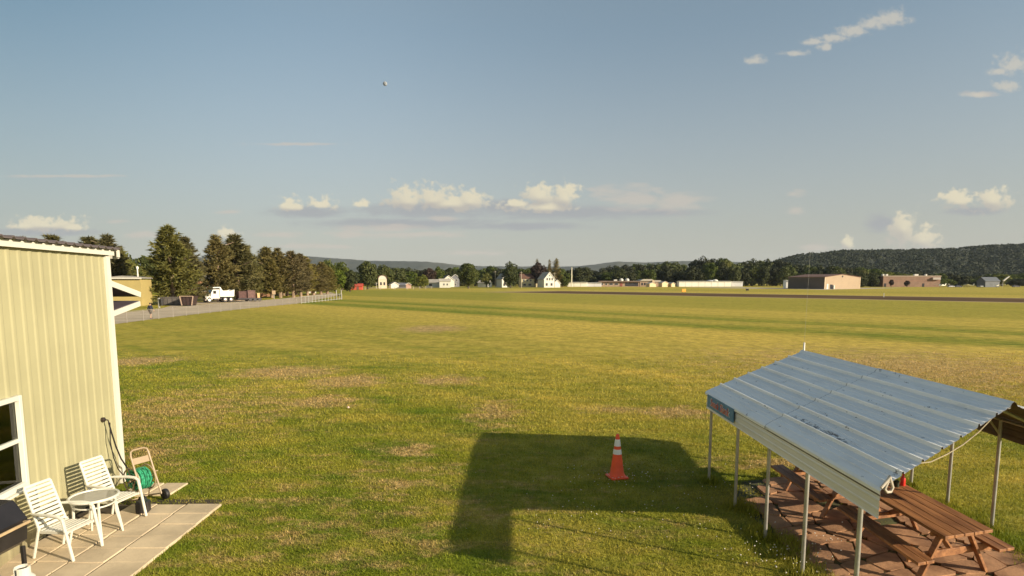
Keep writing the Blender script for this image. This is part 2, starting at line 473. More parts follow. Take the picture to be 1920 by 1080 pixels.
# ================================================================== GROUND
TURF = turf_mat()
g_ = MB()
ys = [-60, 0, 6, 14, 30, 60, 120, 250, 600, 1500, 4000, 7000]
xs = [-7000, -5000, -2000, -600, -150, -40, -12, 0, 12, 40, 150, 600, 2000, 5000, 7000]
g_.v = [(x, y, 0) for y in ys for x in xs]
nx = len(xs)
g_.f = [(j * nx + i, j * nx + i + 1, (j + 1) * nx + i + 1, (j + 1) * nx + i) for j in range(len(ys) - 1) for i in range(nx - 1)]
tag(g_.build('ground', TURF), kind='structure')

def sheet(name, pts, z, m):
    b = MB()
    b.add([(p[0], p[1], z) for p in pts], [tuple(range(len(pts)))])
    return tag(b.build(name, m), kind='structure')
M_road = mat('worn_asphalt', (0.47, 0.38, 0.265), 0.95, 0.14, 0.25, bump=0.3, bscale=9.0, spec=.1)
FENCE = [gp(200, 610), gp(290, 599), gp(375, 589), gp(470, 578.5), gp(562, 569.5)]
far_edge = [gp(620, 548), gp(568, 555.5), gp(520, 561), gp(484, 564.5), gp(440, 567), gp(396, 569.5), gp(340, 575), gp(290, 580.5), gp(205, 589)]
near_edge = [Vector((-36, 15, 0)), gp(206, 609)] + [gp(x, y) for x, y in ((290, 598), (375, 588), (470, 577.5), (562, 568.5))] + [Vector((-49, 175, 0))]
sheet('road', near_edge + far_edge + [Vector((-52, 60, 0)), Vector((-50, 15, 0))], 0.012, M_road)
sheet('parking_apron', [gp(300, 579), gp(340, 574.5), gp(396, 569), gp(440, 566.5), gp(484, 564), gp(490, 561.5), gp(440, 563), gp(380, 566.0), gp(330, 570.5)], 0.006, M_road)
M_run = mat('runway_asphalt', (0.125, 0.080, 0.046), 1.0, 0.18, 0.05, spec=.02)
M_sand = mat('runway_shoulder', (0.34, 0.25, 0.13), 0.95, 0.15, 0.08)
nrm, tng = Vector((0.730, 0.683, 0)), Vector((-0.683, 0.730, 0))
def st(s, t): return nrm * s + tng * t
sheet('runway_shoulder', [st(146.5, -160), st(187, -160), st(187, 172), st(146.5, 172)], 0.006, M_sand)
sheet('runway', [st(149.5, -160), st(184, -160), st(184, 166), st(149.5, 166)], 0.012, M_run)
sheet('taxiway', [gp(1270, 538.9), gp(1480, 541.8), gp(1545, 543.2), gp(1640, 541), gp(1700, 539.6), gp(1480, 540.2), gp(1400, 539.0)], 0.006, mat('pale_concrete', (0.42, 0.37, 0.30), 0.9, 0.1, 0.1))

# patio of square concrete pavers beside the yellow hangar
A0 = Vector((-7.765, 11.870, 0)); B0 = Vector((-7.302, 9.091, 0))
wx = (B0 - A0).normalized()                  # along the wall towards the camera
wy = Vector((-wx.y, wx.x, 0))                # outward
M_pav = mat('concrete_pavers', (0.55, 0.435, 0.285), 0.9, 0.17, 1.1, bump=0.35, bscale=30.0)
pb = MB()
rs = random.Random(3)
def paver(cx, cy, sx, sy):
    j = lambda a: rs.uniform(-a, a)
    h = 0.035 + j(0.006)
    b_ = 0.008
    tl = [Vector((cx + ax * sx / 2, cy + ay * sy / 2, 0)) for ax, ay in ((-1, -1), (1, -1), (1, 1), (-1, 1))]
    n = len(pb.v)
    for z, k in ((0.0, 1.0), (h - b_, 1.0), (h, 0.97)):
        for p in tl:
            q = Vector((cx, cy, 0)) + (p - Vector((cx, cy, 0))) * k
            pb.v.append((q.x, q.y, z + j(0.0015)))
    for r_ in range(2):
        for i in range(4):
            pb.f.append((n + r_ * 4 + i, n + r_ * 4 + (i + 1) % 4, n + r_ * 4 + 4 + (i + 1) % 4, n + r_ * 4 + 4 + i))
    pb.f.append((n + 8, n + 9, n + 10, n + 11))
PX = [-7.33, -6.78, -6.25, -5.66]
PYC = 10.60
for i in range(14):
    y0 = PYC - 0.46 * i
    for k, (xa, xb) in enumerate(((-7.30, -6.83), (-6.81, -6.36), (-6.34, -5.83), (-5.81, -5.20))):
        off = (0.0, 0.02, -0.02, 0.0)[k]
        if i == 0 and k == 0: continue
        dx = -0.06 * (i / 14.0)
        sx = (xb - xa) - 0.012
        paver((xa + xb) / 2 + 0.01 * i, y0 - 0.22 + off, sx, 0.448)
for xa, xb, ya, yb in ((-7.35, -6.87, 11.05, 11.75), (-6.85, -6.42, 11.1, 11.78)):
    paver((xa + xb) / 2, (ya + yb) / 2, xb - xa - 0.01, yb - ya)
tag(pb.build('patio', M_pav, None), kind='structure')
soil = MB().box((-6.45, 8.2, 0.004), (2.3, 5.4, 0.008))
tag(soil.build('patio_soil', mat('dark_soil', (0.055, 0.040, 0.022), 0.95, 0.3, 8.0)), kind='structure')

# red flagstones under the shelter
SH = 0.29
def shx(x, y): return (x, y + SH * (x - 5.93))
M_flag = mat('red_sandstone', (0.34, 0.165, 0.078), 0.9, 0.34, 2.1, bump=0.4, bscale=22.0, c2=(0.47, 0.25, 0.125))
fb = MB()
rs = random.Random(11)
gx, gy = 7, 12
P = {}
for i in range(gx + 1):
    for j in range(gy + 1):
        P[i, j] = (4.18 + 3.25 * i / gx + (rs.uniform(-.12, .12) if 0 < i < gx else rs.uniform(-.1, .1)), 6.95 + 5.35 * j / gy + rs.uniform(-.11, .11))
done = set()
for i in range(gx):
    for j in range(gy):
        if (i, j) in done: continue
        if (i == 0 and j > 9) or (i < 2 and j == gy - 1) or rs.random() < 0.07: continue
        quad = [P[i, j], P[i + 1, j], P[i + 1, j + 1], P[i, j + 1]]
        if rs.random() < 0.28 and i + 1 < gx and (i + 1, j) not in done:
            quad = [P[i, j], P[i + 1, j], P[i + 2, j], P[i + 2, j + 1], P[i + 1, j + 1], P[i, j + 1]]
            done.add((i + 1, j))
        cx = sum(q[0] for q in quad) / len(quad); cy = sum(q[1] for q in quad) / len(quad)
        k = rs.uniform(0.90, 0.97)
        poly = []
        for a in range(len(quad)):
            p, q = quad[a], quad[(a + 1) % len(quad)]
            for tt in (0.12, 0.5, 0.88):
                jx, jy = rs.uniform(-.018, .018), rs.uniform(-.018, .018)
                x = p[0] + (q[0] - p[0]) * tt + jx; y = p[1] + (q[1] - p[1]) * tt + jy
                poly.append(shx(cx + (x - cx) * k, cy + (y - cy) * k))
        fb.prism(poly, 0.0, 0.034 + rs.uniform(-.008, .012))
tag(fb.build('flagstone_paving', M_flag), kind='structure')
dsh = [shx(4.1, 6.8), shx(7.5, 6.8), shx(7.5, 12.3), shx(4.6, 12.3), shx(4.1, 11.4)]
sheet('flagstone_soil', [(x, y) for x, y in dsh], 0.005, mat('mossy_soil', (0.065, 0.055, 0.022), 0.95, 0.4, 3.0, c2=(0.10, 0.105, 0.03)))

# ================================================================== YELLOW HANGAR (left)
M_yel = mat('pale_yellow_steel', (0.372, 0.345, 0.203), 0.5, 0.05, 0.8, spec=0.35)
M_wht = mat('white_trim_paint', (0.62, 0.60, 0.52), 0.45, 0.03, 2.0)
M_rof = mat('weathered_brown_roof', (0.105, 0.085, 0.085), 0.6, 0.12, 1.2)
M_drk = mat('dark_liner', (0.035, 0.028, 0.030), 0.7, 0.2, 2.0)
rzH = math.atan2(wx.y, wx.x)
hangar = thing('yellow_hangar', 'pale yellow ribbed metal hangar with white corner trim and one sash window', 'hangar', A0, rzH)
LEN, WID, EAVE = 12.0, 11.0, 4.50
def ribbed(b, s0, s1, z0, z1, y=0.0, sp=0.27, d=0.022):
    """sheet-metal wall panel with standing ribs, real thickness"""
    xs_, k = [(s0, y)], math.ceil((s0 + 0.03) / sp)
    while k * sp < s1 - 0.03:
        c = k * sp
        for dx, dy in ((-.06, 0), (-.03, d * .5), (.0, d * .55), (.03, d * .5), (.06, 0)):
            if s0 < c + dx < s1: xs_.append((c + dx, y + dy))
        k += 1
    xs_.append((s1, y))
    n = len(xs_)
    vs = [(p[0], p[1], z0) for p in xs_] + [(p[0], p[1], z1) for p in xs_] + [(p[0], -0.03, z0) for p in xs_] + [(p[0], -0.03, z1) for p in xs_]
    fs = []
    for i in range(n - 1):
        fs += [(i, i + 1, n + i + 1, n + i), (2 * n + i + 1, 2 * n + i, 3 * n + i, 3 * n + i + 1), (i, 2 * n + i, 2 * n + i + 1, i + 1), (n + i, n + i + 1, 3 * n + i + 1, 3 * n + i)]
    fs += [(0, n, 3 * n, 2 * n), (n - 1, 3 * n - 1, 4 * n - 1, 2 * n - 1)]
    b.add(vs, fs)
w = MB()
WS0, WS1, WZ0, WZ1 = 3.05, 4.35, 0.97, 2.34
ribbed(w, 0.0, WS0, 0.03, EAVE)
ribbed(w, WS0, WS1, 0.03, WZ0)
ribbed(w, WS0, WS1, WZ1, EAVE)
ribbed(w, WS1, LEN, 0.03, EAVE)
w.box((LEN - 0.05, -WID / 2 - 0.05, EAVE / 2 + .02), (0.10, WID - 0.2, EAVE))       # near gable
w.box((LEN / 2, -WID, EAVE / 2 + .02), (LEN - 0.3, 0.10, EAVE))                      # back
w.box((0.06, -0.60, EAVE / 2 + .02), (0.10, 1.08, EAVE))                              # far end beside the doorway
w.box((0.06, -WID + 0.6, EAVE / 2 + .02), (0.10, 1.0, EAVE))
w.box((0.06, -WID / 2, EAVE - 0.10), (0.10, WID - 2.3, 0.20))
def soiled(m):
    nt = m.node_tree
    p = [n for n in nt.nodes if n.type == 'BSDF_PRINCIPLED'][0]
    base = p.inputs['Base Color'].links[0].from_socket
    co = nd(nt, 'ShaderNodeTexCoord').outputs['Object']
    z = nd(nt, 'ShaderNodeSeparateXYZ', {0: co}).outputs[2]
    splash = mth(nt, 'MULTIPLY', rng(nt, mth(nt, 'ADD', z, mth(nt, 'MULTIPLY', noise(nt, co, 5.0, 5.0, .7), -.5)), .35, -.25), .55)
    runs = mth(nt, 'MULTIPLY', rng(nt, noise(nt, vec(nt, 'MULTIPLY', co, (5, 5, .22)), 2.2, 5.0, .7), .52, .78), .16)
    c = mix(nt, runs, base, (0.20, 0.17, 0.11))
    c = mix(nt, splash, c, (0.16, 0.12, 0.07))
    nt.links.new(c, p.inputs['Base Color'])
soiled(M_yel)
w.build('wall', M_yel, hangar)
MB().box((LEN / 2, -WID / 2, 0.02), (LEN - 0.4, WID - 0.4, 0.04)).build('floor_slab', mat('hangar_slab', (0.2, 0.19, 0.18), 0.8), hangar)
t_ = MB()
t_.box((0.055, 0.028, EAVE / 2), (0.15, 0.05, EAVE - 0.06))
t_.box((-0.012, -0.065, EAVE / 2), (0.02, 0.13, EAVE - 0.06))
t_.build('corner_trim', M_wht, hangar)
SL = 0.036
f_ = MB()
f_.box((LEN / 2 - 0.06, 0.075, EAVE + 0.038), (LEN + 0.10, 0.04, 0.10))
for k in range(0, 45):
    c = -0.02 + 0.27 * k
    f_.extrude([(c - 0.05, EAVE + 0.086), (c + 0.05, EAVE + 0.086), (c, EAVE + 0.135)], 0.06, 0.092)
f_.build('fascia', M_wht, hangar)
rf = MB()
prof = []
for k in range(0, 46):
    c = -0.16 + 0.27 * k
    prof += [(c - 0.05, 0), (c - 0.02, 0.028), (c + 0.02, 0.028), (c + 0.05, 0)]
def roof_plane(y0, y1, z0, z1):
    n = len(prof)
    vs = []
    for th in (0.0, -0.02):
        for y, z in ((y0, z0), (y1, z1)):
            vs += [(p[0], y, z + p[1] + th) for p in prof]
    fs = []
    for i in range(n - 1):
        fs += [(i, i + 1, n + i + 1, n + i), (2 * n + i + 1, 2 * n + i, 3 * n + i, 3 * n + i + 1), (i, 2 * n + i, 2 * n + i + 1, i + 1), (n + i, n + i + 1, 3 * n + i + 1, 3 * n + i)]
    fs += [(0, n, 3 * n, 2 * n), (n - 1, 3 * n - 1, 4 * n - 1, 2 * n - 1)]
    rf.add(vs, fs)
ZR = EAVE + 0.118
roof_plane(0.17, -WID / 2, ZR, ZR + SL * (WID / 2 + .17))
roof_plane(-WID / 2, -WID - 0.15, ZR + SL * (WID / 2 + .17), ZR + 0.02)
rf.build('roof', M_rof, hangar)
rk = MB()
rk.box((-0.235, 0.02, EAVE + 0.02), (0.025, 0.20, 0.17))
rk.bar((-0.235, -0.13, EAVE + 0.10), (-0.235, -WID / 2, EAVE + 0.10 + SL * WID / 2), 0.025, 0.16)
rk.box((-0.19, 0.13, EAVE + 0.03), (0.10, 0.02, 0.14))
rk.build('rake_trim', M_wht, hangar)
# sash window
wf_ = MB()
y_ = 0.035
for c, d in (((WS0 + .035, y_, (WZ0 + WZ1) / 2), (.07, .07, WZ1 - WZ0)), ((WS1 - .035, y_, (WZ0 + WZ1) / 2), (.07, .07, WZ1 - WZ0)),
             (((WS0 + WS1) / 2, y_, WZ1 - .035), (WS1 - WS0 - .14, .07, .07)), (((WS0 + WS1) / 2, y_, WZ0 + .04), (WS1 - WS0 - .14, .07, .08)),
             (((WS0 + WS1) / 2, y_ + .03, WZ0 - .015), (WS1 - WS0 + .08, .12, .03)), (((WS0 + WS1) / 2, 0.01, (WZ0 + WZ1) / 2 + .02), (WS1 - WS0 - .14, .05, .055))):
    wf_.bbox(c, d, .006)
win = wf_.build('window_frame', M_wht, hangar)
M_glass = bpy.data.materials.new('window_glass'); M_glass.use_nodes = True
nt = M_glass.node_tree; nt.nodes.clear()
fr = nd(nt, 'ShaderNodeFresnel', {'IOR': 1.45}).outputs[0]
ms = nd(nt, 'ShaderNodeMixShader', {0: mth(nt, 'ADD', fr, 0.02), 1: nd(nt, 'ShaderNodeBsdfTransparent', {'Color': (.8, .84, .82, 1)}).outputs[0], 2: nd(nt, 'ShaderNodeBsdfGlossy', {'Roughness': 0.02}).outputs[0]})
nt.links.new(ms.outputs[0], nd(nt, 'ShaderNodeOutputMaterial').inputs[0])
MB().box(((WS0 + WS1) / 2, -0.005, (WZ0 + WZ1) / 2), (WS1 - WS0 - .14, .006, WZ1 - WZ0 - .13)).build('pane', M_glass, win)
rv = MB()
rv.box((WS0 + .085, -.125, (WZ0 + WZ1) / 2), (.05, .22, WZ1 - WZ0 - .04)); rv.box((WS1 - .055, -.10, (WZ0 + WZ1) / 2), (.03, .17, WZ1 - WZ0 - .04))
rv.box(((WS0 + WS1) / 2, -.12, WZ0 + .05), (WS1 - WS0 - .15, .22, .03))
rv.build('reveal', mat('tan_reveal', (0.50, 0.40, 0.26), 0.7), win)
rm = MB()
rm.box(((WS0 + WS1) / 2, -1.9, 1.6), (4.6, .05, 3.0)); rm.box((WS0 - 1.6, -1.0, 1.6), (.05, 1.7, 3.0)); rm.box((WS1 + 1.6, -1.0, 1.6), (.05, 1.7, 3.0))
rm.box(((WS0 + WS1) / 2, -1.0, 3.1), (4.6, 1.9, .05))
rm.build('inner_room', mat('dim_room', (0.10, 0.08, 0.06), 0.8), hangar)
# folded bifold door on the far end
bd = MB()
bd.bar((-2.30, -5.0, 3.69), (-0.10, -5.0, 4.10), 9.2, 0.09)
bd.bar((-2.30, -5.0, 3.51), (-0.10, -5.0, 3.24), 9.2, 0.09)
door = bd.build('bifold_door', mat('purple_grey_door', (0.075, 0.058, 0.070), 0.7, 0.15, 1.5), hangar)
be = MB()
be.bar((-2.36, -0.385, 3.69), (-0.06, -0.385, 4.12), 0.03, 0.12); be.bar((-2.30, -0.385, 3.49), (-0.06, -0.385, 3.21), 0.03, 0.11)
be.build('door_edge', M_wht, door)
for yy in (-0.8, -4.6, -8.6):
    MB().bar((-1.0, yy, 3.89), (-1.0, yy, 3.38), .06, .06).build('door_strut', mat('grey_steel', (0.25, 0.24, 0.24), 0.5), door)

wr_p = A0 + wx * 3.46 - wy * .17 + Vector((0, 0, 1.03))
wrt = thing('window_wreath', 'round wreath ornament standing inside the hangar window sill', 'wreath', wr_p, rzH)
MB().tube([(.13 * math.cos(q * math.pi / 10), 0, .13 + .11 * math.sin(q * math.pi / 10)) for q in range(20)], .022, 8, closed=True).build('ring', mat('dried_wreath', (0.30, 0.22, 0.16), .8, .3, 20), wrt, True)
MB().lathe([(0, -.02), (.05, -.01), (.05, .02), (0, .03)], (0, .02, .13), 12, Matrix.Rotation(math.pi / 2, 4, 'X')).build('flower', mat('cream_flower', (0.55, 0.42, 0.32), .8), wrt, True)
# things on and against the wall
def wl(s, y, z): return A0 + wx * s + wy * y + Vector((0, 0, z))
M_blk = mat('black_rubber', (0.018, 0.016, 0.016), 0.5, 0.2, 10)
sp_ = thing('hose_spigot', 'small dark spigot fixed high on the yellow wall near its white corner', 'spigot', wl(0.66, 0.02, 1.43))
MB().lathe([(0.0, -.04), (.035, -.04), (.045, -.01), (.045, .03), (.02, .05), (0, .05)], n=14, mat=Matrix.Rotation(rzH, 4, 'Z') @ Matrix.Rotation(-math.pi / 2, 4, 'X')).build('spigot_body', mat('tarnished_metal', (0.06, 0.045, 0.04), 0.4, metal=.6), sp_, True)
MB().tube([wy * .03, wy * .09 + Vector((0, 0, -.01)), wy * .10 + Vector((0, 0, -.06))], .012, 8).build('spout', mat('tarnished_metal', (0.06, 0.045, 0.04)), sp_, True)
hs_ = MB()
a, b = wl(.66, .12, 1.37), Vector((-6.98, 10.55, .50))
def sag(p, q, n, fn): return [p.lerp(q, i / n) + fn(i / n) for i in range(n + 1)]
hs_.tube([a, wl(.60, .13, 1.15), wl(.47, .13, .85), wl(.33, .14, .58), wl(.22, .18, .38), wl(.30, .30, .26), wl(.75, .45, .22), wl(1.0, .55, .30), Vector((-6.85, 10.62, .40))], .014, 8)
hs_.tube([a + wy * .02, wl(.66, .12, 1.0), wl(.60, .13, .68), wl(.48, .14, .42), wl(.42, .22, .24), wl(.6, .35, .16), wl(.95, .5, .2)], .010, 8)
tag(hs_.build('black_hose', M_blk, None, True), 'dark hose hanging down the yellow wall from its spigot to the reel', 'hose')

# ================================================================== PATIO FURNITURE
M_res = mat('white_resin', (0.60, 0.58, 0.50), 0.35, 0.03, 3.0)
def chair_at(loc, rz, label):
    """stacking garden chair, front towards local +x"""
    c = thing('garden_chair', label, 'chair', loc, rz, 'white slatted garden chairs on the patio')
    w_, d_ = 0.245, 0.50
    sl = MB()
    for i in range(7):
        x0 = -0.22 + i * 0.068
        z0 = 0.405 + 0.020 * (i / 6.0) - (0.02 if i == 6 else 0) + (0.012 if i in (0,) else 0)
        sl.bbox((x0, 0, z0), (0.056, 2 * w_ - .03, 0.016), .005, Matrix.Rotation(-.05 + (.35 if i == 6 else 0), 4, 'Y'))
    sl.bar((-0.25, w_ - .02, .39), (.22, w_ - .02, .405), .025, .035); sl.bar((-0.25, -w_ + .02, .39), (.22, -w_ + .02, .405), .025, .035)
    sl.build('seat', M_res, c)
    bk = MB()
    p0, p1 = Vector((-0.235, 0, 0.42)), Vector((-0.44, 0, 1.02))
    for i in range(10):
        q = p0.lerp(p1, (i + .6) / 10.4)
        bk.bbox(q, (0.014, 2 * w_ - .07 - 0.02 * i / 10, 0.043), .005, Matrix.Rotation(-.33, 4, 'Y'))
    for sg in (-1, 1):
        bk.bar(p0 + Vector((0, sg * (w_ - .02), -.02)), p1 + Vector((0, sg * (w_ - .035), 0)), .034, .03, bev=.006)
    bk.bbox(p1 + Vector((0, 0, .005)), (.028, 2 * w_ - .06, .04), .008, Matrix.Rotation(-.33, 4, 'Y'))
    bk.build('backrest', M_res, c)
    for sg in (-1, 1):
        y = sg * w_
        am = MB()
        am.tube([(-0.33, y * .95, .655), (-.22, y * 1.04, .660), (0, y * 1.12, .665), (.13, y * 1.12, .655), (.185, y * 1.1, .62)], [.016, .022, .026, .026, .022], 8)
        am.build('armrest', M_res, c, True)
        lf = MB()
        lf.bar((.185, y * 1.1, .625), (.225, y * 1.08, .42), .045, .034, bev=.008); lf.bar((.225, y * 1.08, .425), (.305, y * 1.05, 0.0), .042, .032, bev=.008)
        lf.build('leg', M_res, c)
        lr = MB(); lr.bar((-.235, y * .96, .44), (-.345, y * 1.0, 0.0), .036, .030, bev=.007)
        lr.build('leg', M_res, c)
    return c
chair_at((-6.50, 8.62, 0.037), R(-8), 'white slatted garden chair closer to the black grill and the window')
chair_at((-6.55, 9.82, 0.037), R(-10), 'white slatted garden chair closer to the hose reel cart')
tb = thing('patio_table', 'round glass topped white patio table between the two garden chairs', 'table', (-6.47, 9.17, 0.037))
tr = MB()
ring = [(0.325 * math.cos(a_ * math.pi / 20), 0.325 * math.sin(a_ * math.pi / 20), .655) for a_ in range(40)]
tr.tube(ring, .022, 8, closed=True)
ring2 = [(0.27 * math.cos(a_ * math.pi / 16), 0.27 * math.sin(a_ * math.pi / 16), .54) for a_ in range(32)]
tr.tube(ring2, .013, 8, closed=True)
tr.build('table_rim', M_res, tb, True)
M_tg = bpy.data.materials.new('table_glass'); M_tg.use_nodes = True
nt = M_tg.node_tree; nt.nodes.clear()
cw_ = noise(nt, nd(nt, 'ShaderNodeTexCoord').outputs['Object'], 26.0, 2.0)
ms = nd(nt, 'ShaderNodeMixShader', {0: mth(nt, 'ADD', nd(nt, 'ShaderNodeFresnel', {'IOR': 1.45}).outputs[0], 0.02),
     1: nd(nt, 'ShaderNodeBsdfTransparent', {'Color': (.93, .94, .90, 1)}).outputs[0], 2: nd(nt, 'ShaderNodeBsdfGlossy', {'Roughness': 0.08}).outputs[0]})
ms = nd(nt, 'ShaderNodeMixShader', {0: 0.20, 1: ms.outputs[0], 2: nd(nt, 'ShaderNodeBsdfTranslucent', {'Color': (.9, .88, .8, 1)}).outputs[0]})
ms = nd(nt, 'ShaderNodeMixShader', {0: 0.12, 1: ms.outputs[0], 2: nd(nt, 'ShaderNodeBsdfDiffuse', {'Color': (.9, .88, .8, 1)}).outputs[0]})  # diffuse white mixed in to stand for sky reflected by the glass
nt.links.new(ms.outputs[0], nd(nt, 'ShaderNodeOutputMaterial').inputs[0])
MB().lathe([(0, .650), (.315, .650), (.315, .657), (0, .657)], n=36).build('glass_top', M_tg, tb)
for k in range(4):
    a_ = R(45 + 90 * k)
    e = Vector((math.cos(a_), math.sin(a_), 0))
    MB().tube([e * .30 + Vector((0, 0, .65)), e * .27 + Vector((0, 0, .54)), e * .28 + Vector((0, 0, .35)), e * .35], [.018, .020, .020, .017], 8).build('leg', M_res, tb, True)

# hose reel cart
M_bei = mat('beige_powder_coat', (0.34, 0.25, 0.155), 0.45, 0.06, 4.0)
cart = thing('hose_reel_cart', 'beige hose reel cart with tall handle and black wheels by the corner', 'hose cart', (-6.62, 10.75, 0.03), R(-25))
fr_ = MB()
fr_.tube([(.16, .17, .12), (.02, .17, .48), (-.12, .165, .86), (-.14, .15, .93), (-.15, .10, .955), (-.15, -.10, .955), (-.14, -.15, .93), (-.12, -.165, .86), (.02, -.17, .48), (.16, -.17, .12)], .016, 8)
fr_.tube([(.16, -.17, .12), (-.22, -.17, .03)], .014, 8); fr_.tube([(.16, .17, .12), (-.22, .17, .03)], .014, 8); fr_.tube([(-.22, -.17, .03), (-.22, .17, .03)], .014, 8)
fr_.tube([(-.22, -.17, .03), (-.04, -.17, .42)], .012, 8); fr_.tube([(-.22, .17, .03), (-.04, .17, .42)], .012, 8)
fr_.build('frame', M_bei, cart, True)
MB().bbox((-.105, 0, .755), (.014, .31, .115), .005, Matrix.Rotation(-.34, 4, 'Y')).build('tray_panel', M_bei, cart)
for y in (-.21, .21):
    wb = MB().lathe([(0, -.035), (.075, -.04), (.095, -.03), (.10, 0), (.095, .03), (.075, .04), (0, .035)], (.20, y, .10), 20, Matrix.Rotation(math.pi / 2, 4, 'X'))
    whl = wb.build('wheel', M_blk, cart, True)
rl = MB()
for y in (-.15, .15):
    c0 = Vector((-.17, y, .40))
    rl.tube([c0 + Vector((.225 * math.cos(q * math.pi / 16), 0, .225 * math.sin(q * math.pi / 16))) for q in range(32)], .013, 8, closed=True)
    for q in range(4):
        e = Vector((math.cos(q * math.pi / 2 + .4), 0, math.sin(q * math.pi / 2 + .4)))
        rl.tube([c0, c0 + e * .225], .009, 6)
rl.tube([(-.17, -.19, .40), (-.17, .19, .40)], .02, 8)
rl.tube([(-.17, .19, .40), (-.17, .24, .40), (-.09, .24, .48), (-.09, .30, .48)], .010, 6)
reel = rl.build('reel', M_bei, cart, True)
gh = MB()
pts = []
for layer, rad in enumerate((.13, .16, .19)):
    nT = 6
    for q in range(nT * 14):
        f_t = q / (nT * 14.0)
        y = (-.125 + .25 * f_t) * (1 if layer % 2 == 0 else -1)
        pts.append((-.17 + rad * math.cos(2 * math.pi * q / 14), y, .40 + rad * math.sin(2 * math.pi * q / 14)))
gh.tube([(p[0] + random.uniform(-.006, .006), p[1] + random.uniform(-.009, .009), p[2] + random.uniform(-.006, .006)) for p in pts], .0165, 6)
tag(gh.build('green_hose', mat('green_vinyl_hose', (0.035, 0.27, 0.14), 0.35, 0.5, 14.0), None, True, (-6.62, 10.75, 0.03), R(-25)), 'green garden hose wound on the beige reel cart', 'hose')
bx = MB()
bx.bbox((0, 0, .10), (.20, .16, .20), .015)
tag(bx.build('black_bin', mat('black_plastic', (0.022, 0.020, 0.022), 0.45), None, False, (-6.36, 10.20, 0.04), .2), 'small black plastic box on the patio beside the reel cart', 'box')

# barbecue
M_gr = mat('black_enamel', (0.016, 0.014, 0.015), 0.35, 0.2, 4.0)
bbq = thing('gas_grill', 'black gas barbecue grill with closed lid at the wall under the window', 'grill', (-6.52, 7.10, 0.037))
lid = MB().extrude([(.28, .86), (.28, .94), (.12, 1.17), (-.20, 1.19), (-.27, 1.08), (-.27, .86)], -.50, .50)
lo = lid.build('lid', M_gr, bbq)
hb = MB(); hb.bbox((.335, 0, .905), (.03, .94, .035), .006); hb.box((.305, .44, .905), (.05, .03, .03)); hb.box((.305, -.44, .905), (.05, .03, .03))
hb.build('handle', mat('tan_wood_handle', (0.42, 0.30, 0.17), 0.5), lo)
MB().extrude([(.28, .85), (.26, .66), (.16, .58), (-.20, .58), (-.27, .85)], -.49, .49).build('firebox', M_gr, bbq)
for sg in (-1, 1):
    MB().bbox((.0, sg * .585, .84), (.42, .16, .04), .012).build('side_shelf', mat('dark_purple_plastic', (0.045, 0.030, 0.035), 0.5), bbq)
for sx in (-.22, .22):
    for sy in (-.46, .46):
        MB().bbox((sx, sy, .29), (.045, .045, .57), .006).build('leg', M_gr, bbq)
MB().bbox((0, 0, .14), (.44, .92, .025), .006).build('bottom_shelf', M_gr, bbq)
tk = thing('propane_tank', 'white propane tank standing in front of the black grill', 'gas tank', (-6.06, 7.23, 0.037))
MB().lathe([(0, .02), (.10, .02), (.105, 0), (.108, .03), (.130, .06), (.135, .12), (.135, .25), (.125, .31), (.09, .35), (.04, .365), (0, .366)], n=28).build('tank_body', M_res, tk, True)
clr = MB()
n_ = 20
for q in range(n_):
    if q in (3, 4, 13, 14): continue
    a0, a1 = 2 * math.pi * q / n_, 2 * math.pi * (q + 1) / n_
    vs = [(r_ * math.cos(a), r_ * math.sin(a), z) for r_ in (.080, .086) for a in (a0, a1) for z in (.335, .455)]
    clr.add(vs, [(0, 2, 3, 1), (4, 5, 7, 6), (0, 1, 5, 4), (2, 6, 7, 3), (0, 4, 6, 2), (1, 3, 7, 5)])
clr.build('collar', M_res, tk)
MB().lathe([(0, .36), (.022, .36), (.022, .40), (.035, .41), (.035, .43), (0, .43)], n=14).build('valve', M_blk, tk, True)

# ================================================================== TRAFFIC CONE
cone = thing('traffic_cone', 'orange traffic cone with two white bands in the shelter shadow', 'traffic cone', (2.15, 12.2, 0.0), .25)
M_or = mat('orange_vinyl', (0.88, 0.095, 0.025), 0.45, 0.08, 5.0)
cb = MB().bbox((0, 0, .022), (.37, .37, .044), .014)
def cr_(z): return .150 - .118 * (z - .04) / .87
cb.lathe([(.0, .04), (.172, .042), (.158, .07)] + [(cr_(z), z) for z in (.12, .3, .5, .7, .89)] + [(.026, .91), (0, .91)], n=28)
cb.build('cone_body', M_or, cone, True)
M_rf = mat('white_reflective_band', (0.80, 0.78, 0.74), 0.35, 0.04, 8.0)
for z0, z1 in ((.50, .60), (.665, .805)):
    MB().lathe([(cr_(z0) - .004, z0), (cr_(z0) + .003, z0), (cr_(z1) + .003, z1), (cr_(z1) - .004, z1)], n=28).build('band', M_rf, cone, True)

